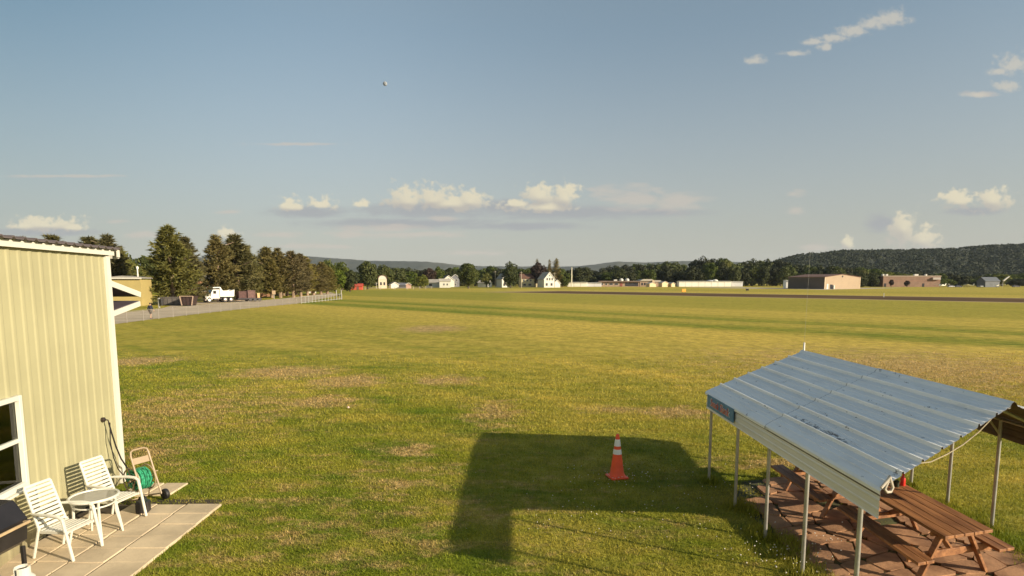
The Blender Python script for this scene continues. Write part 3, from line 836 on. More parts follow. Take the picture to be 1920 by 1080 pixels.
# ================================================================== METAL SHELTER
LN, LF, RN, RF = Vector((3.881, 6.289, 0)), Vector((3.871, 11.958, 0)), Vector((7.788, 7.856, 0)), Vector((8.024, 12.918, 0))
HE, HR, HS = 1.84, 2.565, 1.495
SB = Vector((5.9, 9.7, 0))
def sp3(s, t, z): return (LF.lerp(LN, t)).lerp(RF.lerp(RN, t), s) + Vector((0, 0, z)) - SB
M_galv = mat('galvanised_sheet', (0.86, 0.84, 0.80), 0.5, 0.05, 0.9, metal=0.1, spec=0.5, stretch=(1, .25, 1), c2=(0.90, 0.88, 0.84))
def stained(m):
    nt = m.node_tree
    p = [n for n in nt.nodes if n.type == 'BSDF_PRINCIPLED'][0]
    base = p.inputs['Base Color'].links[0].from_socket
    co = nd(nt, 'ShaderNodeTexCoord').outputs['Object']
    spots = rng(nt, noise(nt, vec(nt, 'MULTIPLY', co, (1, .45, 1)), 7.0, 5.0, 0.75), 0.63, 0.68)
    grime = rng(nt, noise(nt, vec(nt, 'MULTIPLY', co, (2.2, .35, 1)), 3.0, 6.0, 0.7), 0.45, 0.75)
    c = mix(nt, mth(nt, 'MULTIPLY', grime, 0.20), base, (0.20, 0.20, 0.20))
    sx = nd(nt, 'ShaderNodeSeparateXYZ', {0: co})
    lap = mth(nt, 'ABSOLUTE', mth(nt, 'SUBTRACT', mth(nt, 'ADD', sx.outputs[1], 0.58 - 0.02), mth(nt, 'MULTIPLY', mth(nt, 'ADD', sx.outputs[0], 2.02), 0.316)))
    lap = mth(nt, 'MULTIPLY', rng(nt, mth(nt, 'ADD', lap, mth(nt, 'MULTIPLY', noise(nt, co, 6.0, 3.0), .02)), 0.034, 0.016), 0.6)
    rib = mth(nt, 'ABSOLUTE', mth(nt, 'ADD', sx.outputs[0], 1.66))
    row = mth(nt, 'MULTIPLY', rng(nt, rib, .055, .02), mth(nt, 'MULTIPLY', rng(nt, sx.outputs[1], -2.4, -2.0), rng(nt, sx.outputs[1], -.5, -.9)))
    row = mth(nt, 'MULTIPLY', row, rng(nt, noise(nt, vec(nt, 'MULTIPLY', co, (3, 1, 1)), 7.0, 4.0, .7), .46, .56))
    spots = mth(nt, 'MAXIMUM', mth(nt, 'MAXIMUM', spots, row), lap)
    c = mix(nt, mth(nt, 'MULTIPLY', spots, 0.85), c, (0.045, 0.035, 0.035))
    nt.links.new(c, p.inputs['Base Color'])
stained(M_galv)
M_skirt = mat('dull_galvanised_skirt', (0.78, 0.75, 0.70), 0.5, 0.08, 1.2, metal=0.2, stretch=(1, .3, 1))
M_pipe = mat('galvanised_pipe', (0.42, 0.40, 0.36), 0.4, 0.12, 6.0, metal=0.45)
shelter = thing('picnic_shelter', 'open metal picnic shelter with ribbed silver gable roof on thin poles', 'shelter', SB)
M_und = mat('brown_shade', (0.105, 0.080, 0.055), 0.8, 0.2, 2.0)
def shade_underside(o, flags):
    # dark brown stands in for the shade under the sheets and at their rims
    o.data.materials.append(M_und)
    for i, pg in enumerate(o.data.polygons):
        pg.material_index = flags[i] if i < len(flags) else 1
def half_profile():
    pts = [(-.008, HE - .072), (-.008, HE - .035), (-.002, HE - .008), (.010, HE + .012)]
    slope = (HR - HE) / .5
    zz = lambda s: HE + slope * s
    for k in range(0, 7):
        b0, b1 = k * .0714, (k + 1) * .0714
        for q in (.36, .64):
            c = b0 + q * .0714
            if c < .02: continue
            pts += [(c - .004, zz(c - .004) + 0.001), (c - .002, zz(c) + .006), (c + .002, zz(c) + .006), (c + .004, zz(c + .004) + 0.001)]
        if k < 6:
            c = b1
            pts += [(c - .0062, zz(c - .0062)), (c - .0030, zz(c) + .036), (c + .0030, zz(c) + .032), (c + .0046, zz(c + .0046))]
    pts += [(.484, zz(.484) + .004), (.491, zz(.49) + .034), (.5, HR + .036)]
    return pts
hp = half_profile()
full = hp + [(1 - s, z) for s, z in reversed(hp[:-1])]
def roof_sheet(t0, t1, lift):
    n, nt_ = len(full), 5
    b = MB()
    for th in (0, -.004):
        for i in range(nt_ + 1):
            t = t0 + (t1 - t0) * i / nt_
            for s, z in full:
                b.v.append(tuple(sp3(s + (th * .25 if s < .0 else (-th * .25 if s > 1 else 0)) * -1, t, z + lift + th)))
    o = (nt_ + 1) * n
    for i in range(nt_):
        for j in range(n - 1):
            a = i * n + j
            b.f += [(a, a + 1, a + n + 1, a + n), (o + a + 1, o + a, o + a + n, o + a + n + 1)]
    for i in range(nt_):
        for j in (0, n - 1):
            a = i * n + j
            b.f.append((a, a + n, o + a + n, o + a))
    for i in (0, nt_):
        for j in range(n - 1):
            a = i * n + j
            b.f.append((a, o + a, o + a + 1, a + 1))
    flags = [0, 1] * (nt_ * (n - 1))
    shade_underside(b.build('roof_sheet', M_galv, shelter), flags)
roof_sheet(-.012, .508, 0.0)
roof_sheet(.497, 1.012, .009)
for s0, sg in ((0.0, -1), (1.0, 1)):
    b = MB()
    pf = [(0, HE - .05), (.000, HE - .13), (.004, HE - .14), (.004, HE - .16), (0, HE - .17), (0, HE - .23), (.004, HE - .24), (.004, HE - .26), (0, HE - .27), (0, HS + .02), (.005, HS)]
    n = len(pf)
    for off in (0, -.0012):
        for i in range(9):
            t = -.006 + 1.012 * i / 8
            for d, z in pf: b.v.append(tuple(sp3(s0 + sg * (d * .35 + off), t, z)))
    o = 9 * n
    for i in range(8):
        for j in range(n - 1):
            a = i * n + j
            b.f += [(a, a + 1, a + n + 1, a + n), (o + a + 1, o + a, o + a + n, o + a + n + 1)]
    for i in (0, 8):
        for j in range(n - 1):
            a = i * n + j
            b.f.append((a, o + a, o + a + 1, a + 1))
    for i in range(8):
        for j in (0, n - 1):
            a = i * n + j
            b.f.append((a, a + n, o + a + n, o + a))
    shade_underside(b.build('skirt', M_skirt, shelter), [0, 1] * (8 * (n - 1)))
    MB().bar(sp3(s0 + sg * .0012, -.008, HE - .083), sp3(s0 + sg * .0012, 1.008, HE - .083), .008, .022).build('shadow_strip', M_und, shelter)  # shadow line under the roof lip, built as a dark strip
TL = [.004, .26, .491, .708, .93]
TR = [.014, .228, .442, .656, .88]
for t in TL: MB().tube([sp3(.021, t, 0), sp3(.021, t, HE - .03)], .027, 10).build('pole', M_pipe, shelter, True)
for t in TR: MB().tube([sp3(.979, t, 0), sp3(.979, t, HE - .03)], .027, 10).build('pole', M_pipe, shelter, True)
fm = MB()
for ta, tb_ in zip(TL, TR):
    l, r_ = sp3(.021, ta, HE - .03), sp3(.979, tb_, HE - .03)
    m_ = sp3(.5, (ta + tb_) / 2, HR - .035)
    fm.tube([l, m_], .024, 8); fm.tube([m_, r_], .024, 8)
    fm.tube([l + Vector((0, 0, -.25)), l.lerp(m_, .22)], .016, 6); fm.tube([r_ + Vector((0, 0, -.25)), r_.lerp(m_, .22)], .016, 6)
for s in (.021, .5, .979):
    z = HR - .035 if s == .5 else HE - .03
    fm.tube([sp3(s, 0.0, z), sp3(s, 1.0, z)], .022, 8)
fm.build('roof_frame', M_pipe, shelter, True)
M_pvc = mat('white_pvc', (0.80, 0.76, 0.68), 0.4)
fin = thing('whip_antenna', 'thin whip antenna on a white stub at the shelter ridge end', 'antenna', SB + sp3(.5, .004, HR + .03))
MB().tube([(0, 0, 0), (0, 0, .16)], .018, 10).build('base_stub', M_pvc, fin, True)
MB().tube([(0, 0, .16), (0.02, 0, 1.95)], .0013, 6).build('whip', mat('pale_whip', (0.45, 0.42, 0.36), 0.6), fin, True)

# name board on the far end of the skirt
M_blu = mat('blue_signboard', (0.085, 0.22, 0.36), 0.5, 0.15, 6.0)
bdir = (LN - LF).normalized()
sg_loc = LF + bdir * .12
sign = thing('name_sign', 'blue name board with red lettering on the shelter side skirt', 'sign', (sg_loc.x - .028, sg_loc.y, 1.555))
sgL, sgH = 1.42, .245
MB().bbox((-.008, -sgL / 2 + .0, sgH / 2), (.016, sgL, sgH), .004).build('board', M_blu, sign)
def text_mesh(body, size, depth):
    cu_ = bpy.data.curves.new('letters', 'FONT')
    cu_.body = body; cu_.size = size; cu_.extrude = depth; cu_.align_x = 'CENTER'; cu_.align_y = 'CENTER'; cu_.shear = .2
    tmp = bpy.data.objects.new('letters', cu_)
    me = bpy.data.meshes.new_from_object(tmp)
    bpy.data.objects.remove(tmp)
    return me
for sz, dep, mm, off in ((.222, .002, mat('white_outline_paint', (0.62, 0.60, 0.60), .5), .019), (.200, .002, mat('red_sign_paint', (0.60, 0.10, 0.06), .5), .023)):
    me = text_mesh('Snack Shack', sz, dep)
    me.materials.append(mm)
    for v in me.vertices:           # letters face -x and read towards -y
        x, y, z = v.co
        v.co = (-off - z, -x - sgL / 2, y + sgH / 2)
    o = obj('lettering', me, sign)
# rope along the near gable and a coil at its corner
def on_plane(px, py, P0, P1):
    d = ray(px, py); n = Vector((P1 - P0)).cross(Vector((0, 0, 1)))
    o = Vector((0, 0, CAM_H))
    return o + d * ((P0 - o).dot(n) / d.dot(n))
G0, G1 = LN + Vector((0, -.06, 0)), RN + Vector((0, -.06, 0))
M_rope = mat('tan_rope', (0.36, 0.30, 0.19), 0.8, 0.15, 30)
rp = MB()
rp.tube([on_plane(x, y, LN + Vector((0, .05, 0)), RN + Vector((0, .05, 0))) for x, y in ((1668, 904), (1690, 880), (1706, 868), (1722, 869), (1745, 866), (1775, 852), (1805, 834), (1835, 810), (1858, 786))], .007, 8)
tag(rp.build('rope', M_rope, None, True), 'tan rope sagging beneath the open near gable of the shelter', 'rope')
rc = MB()
rc.tube([on_plane(x, y, G0, G1) for x, y in ((1652, 915), (1662, 903), (1668, 893), (1664, 905), (1659, 917), (1663, 923), (1670, 922), (1674, 914), (1671, 904), (1668, 894))], .015, 8)
tag(rc.build('rope_coil', mat('white_rope', (0.55, 0.48, 0.38), 0.8), None, True), 'pale looped rope end tied at the near corner of the shelter roof', 'rope')

# picnic tables
M_tab = mat('brown_stained_wood', (0.26, 0.100, 0.032), 0.6, 0.30, 2.0, bump=.25, bscale=18, stretch=(6, .6, 6), c2=(0.40, 0.175, 0.062))
def shear_bar(b, p0, p1, w, h, bev=.004, up=(0, 0, 1)):
    n0 = len(b.v)
    b.bar(p0, p1, w, h, up, bev)
    for i in range(n0, len(b.v)):
        x, y, z = b.v[i]
        b.v[i] = (x, y + SH * x, z)
def picnic_table(cx, cy, L, label):
    t = thing('picnic_table', label, 'picnic table', (cx, cy + SH * (cx - 5.93), 0.035), 0, 'brown picnic tables under the shelter')
    tp = MB()
    for k in range(5):
        x = -.32 + .16 * k
        shear_bar(tp, (x, -L / 2, .70), (x, L / 2, .70), .152, .042)
    tp.build('tabletop', M_tab, t)
    for sg in (-1, 1):
        sb = MB()
        for k in (0, 1):
            x = sg * (.60 + .135 * k)
            shear_bar(sb, (x, -L / 2, .405), (x, L / 2, .405), .128, .040)
        sb.build('bench_seat', M_tab, t)
    for e in (-1, 1):
        y = e * (L / 2 - .26)
        for sg in (-1, 1):
            lg = MB()
            shear_bar(lg, (sg * .20, y, .675), (sg * .58, y, 0.0), .042, .10, .004, (0, 1, 0.001))
            lg.build('leg', M_tab, t)
        xb = MB()
        shear_bar(xb, (-.72, y - .045 * e, .335), (.72, y - .045 * e, .335), .042, .10)
        shear_bar(xb, (-.36, y - .045 * e, .635), (.36, y - .045 * e, .635), .042, .08)
        shear_bar(xb, (0, y - .05 * e, .36), (0, y - .55 * e, .64), .042, .075)
        xb.build('cross_beam', M_tab, t)
    return t
picnic_table(5.93, 8.60, 1.95, 'brown picnic table nearer the open gable with a red bottle on it')
picnic_table(5.80, 10.85, 1.90, 'brown picnic table at the far end of the shelter by the sign')
bt = thing('red_bottle', 'red bottle standing on the end of the picnic table', 'bottle', (6.24, 9.40 + SH * .31, 0.757))
MB().lathe([(0, 0), (.035, 0), (.037, .02), (.037, .11), (.022, .145), (.012, .17), (0, .17)], n=16).build('bottle_body', mat('red_plastic', (0.75, 0.03, 0.02), 0.35), bt, True)
MB().lathe([(0, .17), (.014, .17), (.014, .20), (0, .20)], n=12).build('cap', mat('red_cap', (0.6, 0.03, 0.02), 0.4), bt, True)
bt2 = thing('dark_jar', 'small dark jar beside the red bottle on the picnic table', 'jar', (6.10, 9.38 + SH * .17, 0.757))
MB().lathe([(0, 0), (.04, 0), (.04, .09), (.03, .10), (0, .10)], n=16).build('jar_body', mat('dark_glass', (0.03, 0.04, 0.025), 0.2), bt2, True)

# ================================================================== CHAIN LINK FENCE AND ROADSIDE THINGS
M_fen = mat('fence_steel', (0.34, 0.30, 0.26), 0.5, 0.1, 4.0, metal=0.3)
fb0 = FENCE[0]
fence = thing('chain_link_fence', 'long low chain link fence along the near edge of the road', 'fence', fb0)
def polyl(pts):
    d = [0.0]
    for a, b in zip(pts, pts[1:]): d.append(d[-1] + (b - a).length)
    return d
fd = polyl(FENCE)
def along(pts, d, s):
    for i in range(len(pts) - 1):
        if s <= d[i + 1] or i == len(pts) - 2:
            return pts[i].lerp(pts[i + 1], (s - d[i]) / (d[i + 1] - d[i]))
FH = 1.08
s_ = 0.3
while s_ < fd[-1] - .3:
    p = along(FENCE, fd, s_) - fb0
    MB().tube([p, p + Vector((0, 0, FH + .03))], .033, 8).build('fence_post', M_fen, fence, True)
    s_ += 3.05
MB().tube([p - fb0 + Vector((0, 0, FH)) for p in FENCE], .021, 8).build('top_rail', M_fen, fence, True)
mesh_ = MB()
def ribbon(a, b, r=.0022):
    d = (b - a).normalized(); n = d.cross(Vector((0, 0, 1))).normalized() * r; u_ = n.cross(d)
    vs = [a + n, a - n * .5 + u_, a - n * .5 - u_, b + n, b - n * .5 + u_, b - n * .5 - u_]
    mesh_.add(vs, [(0, 1, 4, 3), (1, 2, 5, 4), (2, 0, 3, 5)])
s_ = 0.0
while s_ < fd[-1] - 1.1:
    a, b = along(FENCE, fd, s_) - fb0, along(FENCE, fd, s_ + 1.0) - fb0
    ribbon(a + Vector((0, 0, .04)), b + Vector((0, 0, FH - .02)))
    ribbon(a + Vector((0, 0, FH - .02)), b + Vector((0, 0, .04)))
    s_ += .11
mesh_.build('wire_mesh', M_fen, fence)

M_ral = mat('white_rail_paint', (0.34, 0.325, 0.285), 0.5, 0.06, 3.0)
G_ = [gp(565, 569.5), gp(641, 561.5)]
wfn = thing('white_rail_fence', 'white rail fence of close set posts at the end of the chain link', 'fence', G_[0])
NP = 14
for k in range(NP):
    p = G_[0].lerp(G_[1], k / (NP - 1)) - G_[0]
    MB().bbox(p + Vector((0, 0, .62)), (.11, .11, 1.24), .02).build('post', M_ral, wfn)
MB().bar(Vector((0, 0, 1.22)), G_[1] - G_[0] + Vector((0, 0, 1.22)), .06, .07).build('top_rail', M_ral, wfn)
MB().bar(Vector((0, 0, .18)), G_[1] - G_[0] + Vector((0, 0, .18)), .07, .08).build('bottom_rail', M_ral, wfn)
for px, py, lb in ((631, 562.5, 'pale gatepost on the near side of the green shrub at the white fence end'), (640, 561.4, 'pale gatepost on the far side of the green shrub at the white fence end')):
    p = gp(px, py)
    gpst = thing('gate_post', lb, 'gate post', p, 0, 'gate posts')
    MB().tube([(0, 0, 0), (0, 0, 2.0)], .11, 10).build('shaft', M_ral, gpst, True)
    MB().lathe([(0, 2.0), (.14, 2.0), (.13, 2.06), (0, 2.10)], n=12).build('post_cap', M_ral, gpst, True)
# person walking along the road
pl = gp(283, 597.5)
pz = .012
person = thing('person', 'person in dark shirt and grey shorts walking along the road', 'person', (pl.x, pl.y, pz), R(75))
def skin_body():
    # skeleton as joined edges with a radius at each joint; front towards local +x
    J = {'pel': ((0, 0, .88), .13, .15), 'wai': ((.0, 0, 1.02), .12, .145), 'che': ((.0, 0, 1.26), .125, .175), 'nec': ((.01, 0, 1.44), .055, .06), 'hed': ((.03, 0, 1.53), .075, .07), 'top': ((.025, 0, 1.63), .07, .065)}
    for sg, n in ((1, 'l'), (-1, 'r')):
        st_ = .16 * sg
        J.update({'hip' + n: ((0, .095 * sg, .82), .095, .095), 'kne' + n: ((.02 + st_ * .45, .10 * sg, .47), .06, .06), 'ank' + n: ((st_ * .95 - .01, .105 * sg, .09), .04, .04), 'toe' + n: ((st_ * .95 + .13, .12 * sg, .035), .035, .045),
                  'sho' + n: ((0, .18 * sg, 1.37), .06, .06), 'elb' + n: ((-.02 - st_ * .4, .25 * sg, 1.10), .043, .043), 'wri' + n: ((.06 - st_ * .7, .25 * sg, .88), .028, .03), 'han' + n: ((.09 - st_ * .8, .25 * sg, .79), .022, .035)})
    E_ = [('pel', 'wai'), ('wai', 'che'), ('che', 'nec'), ('nec', 'hed'), ('hed', 'top')]
    for n in 'lr': E_ += [('pel', 'hip' + n), ('hip' + n, 'kne' + n), ('kne' + n, 'ank' + n), ('ank' + n, 'toe' + n), ('che', 'sho' + n), ('sho' + n, 'elb' + n), ('elb' + n, 'wri' + n), ('wri' + n, 'han' + n)]
    for sg, n in ((1, 'l'), (-1, 'r')):
        hx, hy, hz_ = J['han' + n][0]
        for q, (dx, dl) in enumerate(((-.030, .062), (-.010, .075), (.010, .070), (.030, .055))):
            J['f%s%d' % (n, q)] = ((hx + dx, hy - .012 * sg, hz_ - .04), .009, .009); J['g%s%d' % (n, q)] = ((hx + dx + .012, hy - .03 * sg, hz_ - .04 - dl), .007, .007)
            E_ += [('han' + n, 'f%s%d' % (n, q)), ('f%s%d' % (n, q), 'g%s%d' % (n, q))]
        J['t' + n] = ((hx + .05, hy - .02 * sg, hz_ + .01), .009, .009); J['u' + n] = ((hx + .07, hy - .03 * sg, hz_ - .035), .008, .008)
        E_ += [('wri' + n, 't' + n), ('t' + n, 'u' + n)]
    return J, E_
J, E_ = skin_body()
names = list(J)
bme = bpy.data.meshes.new('body')
bme.from_pydata([J[n][0] for n in names], [(names.index(a), names.index(b)) for a, b in E_], [])
bo = bpy.data.objects.new('body', bme)
col.objects.link(bo)
sk = bo.modifiers.new('skin', 'SKIN'); sk.use_smooth_shade = True
bo.modifiers.new('smooth', 'SUBSURF').levels = 1
for i, n in enumerate(names):
    bme.skin_vertices[0].data[i].radius = J[n][1:]
bme.skin_vertices[0].data[0].use_root = True
dg = bpy.context.evaluated_depsgraph_get()
dg.update()
me2 = bpy.data.meshes.new_from_object(bo.evaluated_get(dg))
bpy.data.objects.remove(bo)
M_skin = mat('skin', (0.50, 0.30, 0.20), 0.6)
me2.materials.clear(); me2.materials.append(M_skin)
body = obj('body', me2, person)
def shell(zlo, zhi, off, ylim=9):
    """a garment: the body's own faces within a height range, pushed out a little"""
    b = MB()
    mp = {}
    for pg in me2.polygons:
        c = pg.center
        if zlo <= c.z <= zhi and abs(c.y) < ylim:
            ids = []
            for vi in pg.vertices:
                if vi not in mp:
                    mp[vi] = len(b.v); v = me2.vertices[vi]
                    q = v.co + v.normal * off
                    b.v.append(tuple(q))
                ids.append(mp[vi])
            b.f.append(tuple(ids))
    return b
shell(.98, 1.43, .016).build('dark_shirt', mat('navy_cotton', (0.022, 0.026, 0.05), 0.8), person, True)
shell(.50, 1.0, .022, .21).build('shorts', mat('grey_cotton', (0.10, 0.085, 0.075), 0.8), person, True)
hb_ = MB().lathe([(0, 1.52), (.078, 1.54), (.088, 1.60), (.075, 1.67), (.03, 1.70), (0, 1.705)], (.012, 0, 0), 14)
hb_.build('hair', mat('dark_brown_hair', (0.035, 0.022, 0.016), 0.6), person, True)
M_fd = mat('face_detail', (0.25, 0.12, 0.09), 0.6)
MB().lathe([(0, -.01), (.012, 0), (0, .02)], (.103, 0, 1.565), 8).build('nose', M_skin, body)
for y in (-.028, .028):
    MB().bbox((.092, y, 1.60), (.01, .016, .01), .003).build('eye', M_fd, body)
    MB().bbox((.02, y * 2.75, 1.575), (.035, .016, .055), .006).build('ear', M_skin, body)
MB().bbox((.095, 0, 1.525), (.01, .04, .008), .003).build('mouth', M_fd, body)
for sg in (-1, 1):
    q = J['toe' + ('l' if sg > 0 else 'r')][0]
    MB().bbox((q[0] - .05, q[1], .04), (.28, .10, .08), .03).build('shoe', mat('brown_shoe', (0.06, 0.035, 0.03), 0.6), person)

# short post with a black bin, dumpsters, small sign
p = gp(301, 577.5)
bp = thing('bin_post', 'white post carrying a black bin on the grass beside the road', 'bin post', p)
MB().bbox((-.18, 0, .75), (.22, .22, 1.5), .02).build('post', M_ral, bp)
MB().lathe([(0, .35), (.24, .35), (.29, 1.25), (.33, 1.27), (.31, 1.34), (0, 1.38)], (.17, .02, 0), 16).build('bin', M_blk, bp, True)
def dumpster(px, py, W_, D_, H_, rz, mname, colr, label):
    p = gp(px, py)
    d = thing('dumpster', label, 'dumpster', p, rz)
    m_ = mat(mname, colr, .6, .2, 1.5)
    b = MB()
    th = .06
    lo, hi = .15, H_
    sl_ = .35
    pr = [(-W_ / 2 + sl_, lo), (W_ / 2 - sl_, lo), (W_ / 2, hi), (-W_ / 2, hi)]
    b.extrude(pr, -D_ / 2, -D_ / 2 + th); b.extrude(pr, D_ / 2 - th, D_ / 2)
    b.bar((-W_ / 2 + sl_, 0, lo), (-W_ / 2, 0, hi), D_ - 2 * th - .01, th); b.bar((W_ / 2 - sl_, 0, lo), (W_ / 2, 0, hi), D_ - 2 * th - .01, th)
    b.box((0, 0, lo + .04), (W_ - 2 * sl_ - .1, D_ - 2 * th - .01, .06))
    b.build('container', m_, d)
    n = max(3, int(W_ / .7))
    for y in (-1, 1):
        rb = MB()
        for k in range(n):
            x = -W_ / 2 + sl_ + .1 + (W_ - 2 * sl_ - .2) * k / (n - 1)
            rb.box((x, y * (D_ / 2 + .04), (lo + hi) / 2), (.09, .07, hi - lo - .1))
        rb.box((0, y * (D_ / 2 + .03), hi - .03), (W_ + .1, .10, .12))
        rb.build('side_ribs', m_, d)
    for y in (-.5, .5): MB().box((0, y * D_ * .8, .075), (W_ - 2 * sl_, .15, .15)).build('skid', M_blk, d)
    return d
dumpster(334, 572.3, 4.6, 2.2, 1.35, R(8), 'grey_dumpster_steel', (0.11, 0.095, 0.085), 'long open grey dumpster in front of the tallest pine')
dumpster(356, 573.2, 1.9, 2.6, 1.55, R(10), 'brown_dumpster_steel', (0.045, 0.025, 0.022), 'tall dark brown dumpster with pale edges beside the road')
e_ = MB()
p = gp(356, 573.2)
dd = [o for o in col.objects if o.name.startswith('dumpster')][-1]
for x in (-.98, .98): e_.bar((x * .75, -1.42, .1), (x * 1.02, -1.42, 1.6), .10, .14)
e_.bar((-.95, -1.42, 1.58), (.95, -1.42, 1.58), .1, .1)
e_.build('pale_edge', mat('pale_rust_edge', (0.42, 0.30, 0.22), .7), dd)
p = gp(514, 560.5)
rs_ = thing('road_sign', 'small pale sign board on a post beside the road before the pines', 'sign', p)
MB().bbox((0, 0, .6), (.16, .16, 1.2), .02).build('post', M_ral, rs_)
MB().bbox((0, -.10, 1.45), (.75, .08, .85), .02).build('board', mat('peach_board', (0.66, 0.48, 0.32), .6), rs_)

# ================================================================== TRUCK AND TRAILER
def wheel(parent, x, y, r, w_, hubm):
    t = MB().lathe([(0, -w_ / 2), (r * .7, -w_ / 2), (r * .95, -w_ / 2 + .03), (r, -w_ * .2), (r, w_ * .2), (r * .95, w_ / 2 - .03), (r * .7, w_ / 2), (0, w_ / 2)], (x, y, r), 20, Matrix.Rotation(math.pi / 2, 4, 'X')).build('wheel', M_blk, parent, True)
    h = MB()
    for sg in (-1, 1):
        h.lathe([(0, -.02), (r * .55, -.02), (r * .5, .02), (r * .2, .04), (0, .04)], (x, y + sg * w_ / 2, r), 14, Matrix.Rotation(-sg * math.pi / 2, 4, 'X'))
    h.build('rim', hubm, t, True)
M_tw = mat('white_truck_paint', (0.62, 0.61, 0.56), 0.35, 0.04, 1.5)
M_tg2 = mat('dark_truck_glass', (0.025, 0.022, 0.022), 0.12, 0.1)
M_tdk = mat('dark_chassis', (0.030, 0.024, 0.030), 0.6, 0.2)
M_chr = mat('chrome_bumper', (0.55, 0.48, 0.46), 0.25, metal=.7)
tp_ = gp(390, 567.4)
hd = math.atan2(-.70, -.715)
trk = thing('dump_truck', 'white dump truck parked by the pines with its nose towards the road', 'truck', (tp_.x + 1.2, tp_.y + 1.4, .012), hd)
b = MB()
b.extrude([(2.45, .62), (2.45, 1.15), (2.35, 1.38), (1.55, 1.60), (1.45, .62)], -.85, .85)
b.build('hood', M_tw, trk)
b = MB()
b.extrude([(1.56, .75), (1.56, 1.60), (1.22, 2.34), (1.05, 2.42), (.02, 2.42), (.02, .75)], -1.08, 1.08)
cab = b.build('cab', M_tw, trk)
b = MB(); b.bar((1.555, 0, 1.64), (1.26, 0, 2.28), 1.86, .03, (1, 0, .4)); b.build('windscreen', M_tg2, cab)
for y in (-1.09, 1.09): MB().bbox((.86, y, 1.92), (.52, .03, .55), .01).build('side_window', M_tg2, cab)
MB().bbox((2.47, 0, 1.05), (.04, 1.2, .42), .01).build('grille', M_tdk, trk)
MB().bbox((2.50, 0, .52), (.20, 2.1, .28), .04).build('bumper', M_chr, trk)
for y in (-.75, .75): MB().lathe([(0, 0), (.11, 0), (.10, .03), (0, .04)], (2.45, y, .98), 14, Matrix.Rotation(math.pi / 2, 4, 'Y')).build('headlight', M_rf, trk)
for y in (-1.0, 1.0):
    MB().extrude([(2.35, .55), (2.38, .95), (2.2, 1.12), (1.5, 1.12), (1.35, .9), (1.32, .55), (1.5, .55), (1.6, .85), (1.8, .98), (2.0, .96), (2.2, .8), (2.25, .55)], y - .14, y + .14).build('fender', M_tw, trk)
b = MB()
b.extrude([(-.05, 1.05), (-2.5, 1.05), (-2.62, 1.12), (-2.72, 2.38), (-2.45, 2.30), (-2.1, 2.18), (-.7, 2.16), (-.42, 2.42), (-.22, 2.86), (-.05, 2.9)], -1.15, -1.09)
b.extrude([(-.05, 1.05), (-2.5, 1.05), (-2.62, 1.12), (-2.72, 2.38), (-2.45, 2.30), (-2.1, 2.18), (-.7, 2.16), (-.42, 2.42), (-.22, 2.86), (-.05, 2.9)], 1.09, 1.15)
b.box((-.08, 0, 1.95), (.06, 2.17, 1.86)); b.box((-1.3, 0, 1.08), (2.4, 2.17, .06)); b.bar((-2.56, 0, 1.10), (-2.68, 0, 2.34), 2.17, .06)
b.bar((-.1, 0, 2.88), (1.15, 0, 2.80), 2.2, .06)
b.bar((-.1, 1.08, 2.80), (1.15, 1.08, 2.74), .05, .14); b.bar((-.1, -1.08, 2.80), (1.15, -1.08, 2.74), .05, .14)
b.build('dump_body', M_tw, trk)
b = MB(); b.box((-.4, 0, .72), (4.6, .9, .24)); b.bbox((.7, -.85, .60), (.9, .45, .45), .1); b.bbox((.7, .85, .60), (.9, .45, .45), .1)
b.build('chassis', M_tdk, trk)
for x, y in ((1.85, -.95), (1.85, .95)): wheel(trk, x, y, .46, .28, M_rf)
for x in (-1.0, -2.05):
    for y in (-.85, .85): wheel(trk, x, y, .46, .5, M_chr)
tlp = Vector((tp_.x + 1.2, tp_.y + 1.4, 0)) - Vector((math.cos(hd), math.sin(hd), 0)) * 5.6
trl = thing('flatbed_trailer', 'dark flatbed trailer parked behind the white dump truck', 'trailer', (tlp.x, tlp.y, .012), hd)
MB().bbox((0, 0, .62), (4.6, 2.2, .16), .02).build('deck', M_tdk, trl)
b = MB()
for y in (-.7, .7): b.box((0, y, .45), (4.5, .12, .2))
b.bar((2.2, .6, .5), (3.1, 0, .5), .1, .1); b.bar((2.2, -.6, .5), (3.1, 0, .5), .1, .1)
b.build('frame', M_tdk, trl)
for x in (-1.9, -1.0, -.1):
    for y in (-.95, .95): wheel(trl, x, y, .36, .25, M_tdk)
for x, l_, h_, c_, nm, lb in ((1.25, 1.5, 1.35, (0.085, 0.040, 0.035), 'dark_brown_crate_wood', 'dark brown crate towards the front of the flatbed trailer'), (-.45, 1.5, 1.5, (0.13, 0.070, 0.060), 'reddish_crate_wood', 'reddish brown crate in the middle of the flatbed trailer'), (-1.8, .5, .95, (0.55, 0.38, 0.18), 'pale_straw_crate', 'small straw coloured crate at the back of the flatbed trailer')):
    q = Matrix.Rotation(hd, 3, 'Z') @ Vector((x, 0, 0))
    cr = thing('crate', lb, 'crate', (tlp.x + q.x, tlp.y + q.y, .712), hd)
    m_ = mat(nm, c_, .8, .25, 2.5)
    MB().bbox((0, 0, h_ / 2), (l_, 1.5, h_), .03).build('box', m_, cr)
    b = MB()
    for xx in (-l_ / 2 + .08, l_ / 2 - .08):
        for yy in (-.77, .77): b.box((xx, yy, h_ / 2), (.12, .05, h_))
    for zz in (.1, h_ - .1):
        for yy in (-.785, .785): b.box((0, yy, zz), (l_ + .04, .05, .12))
    b.build('battens', m_, cr)

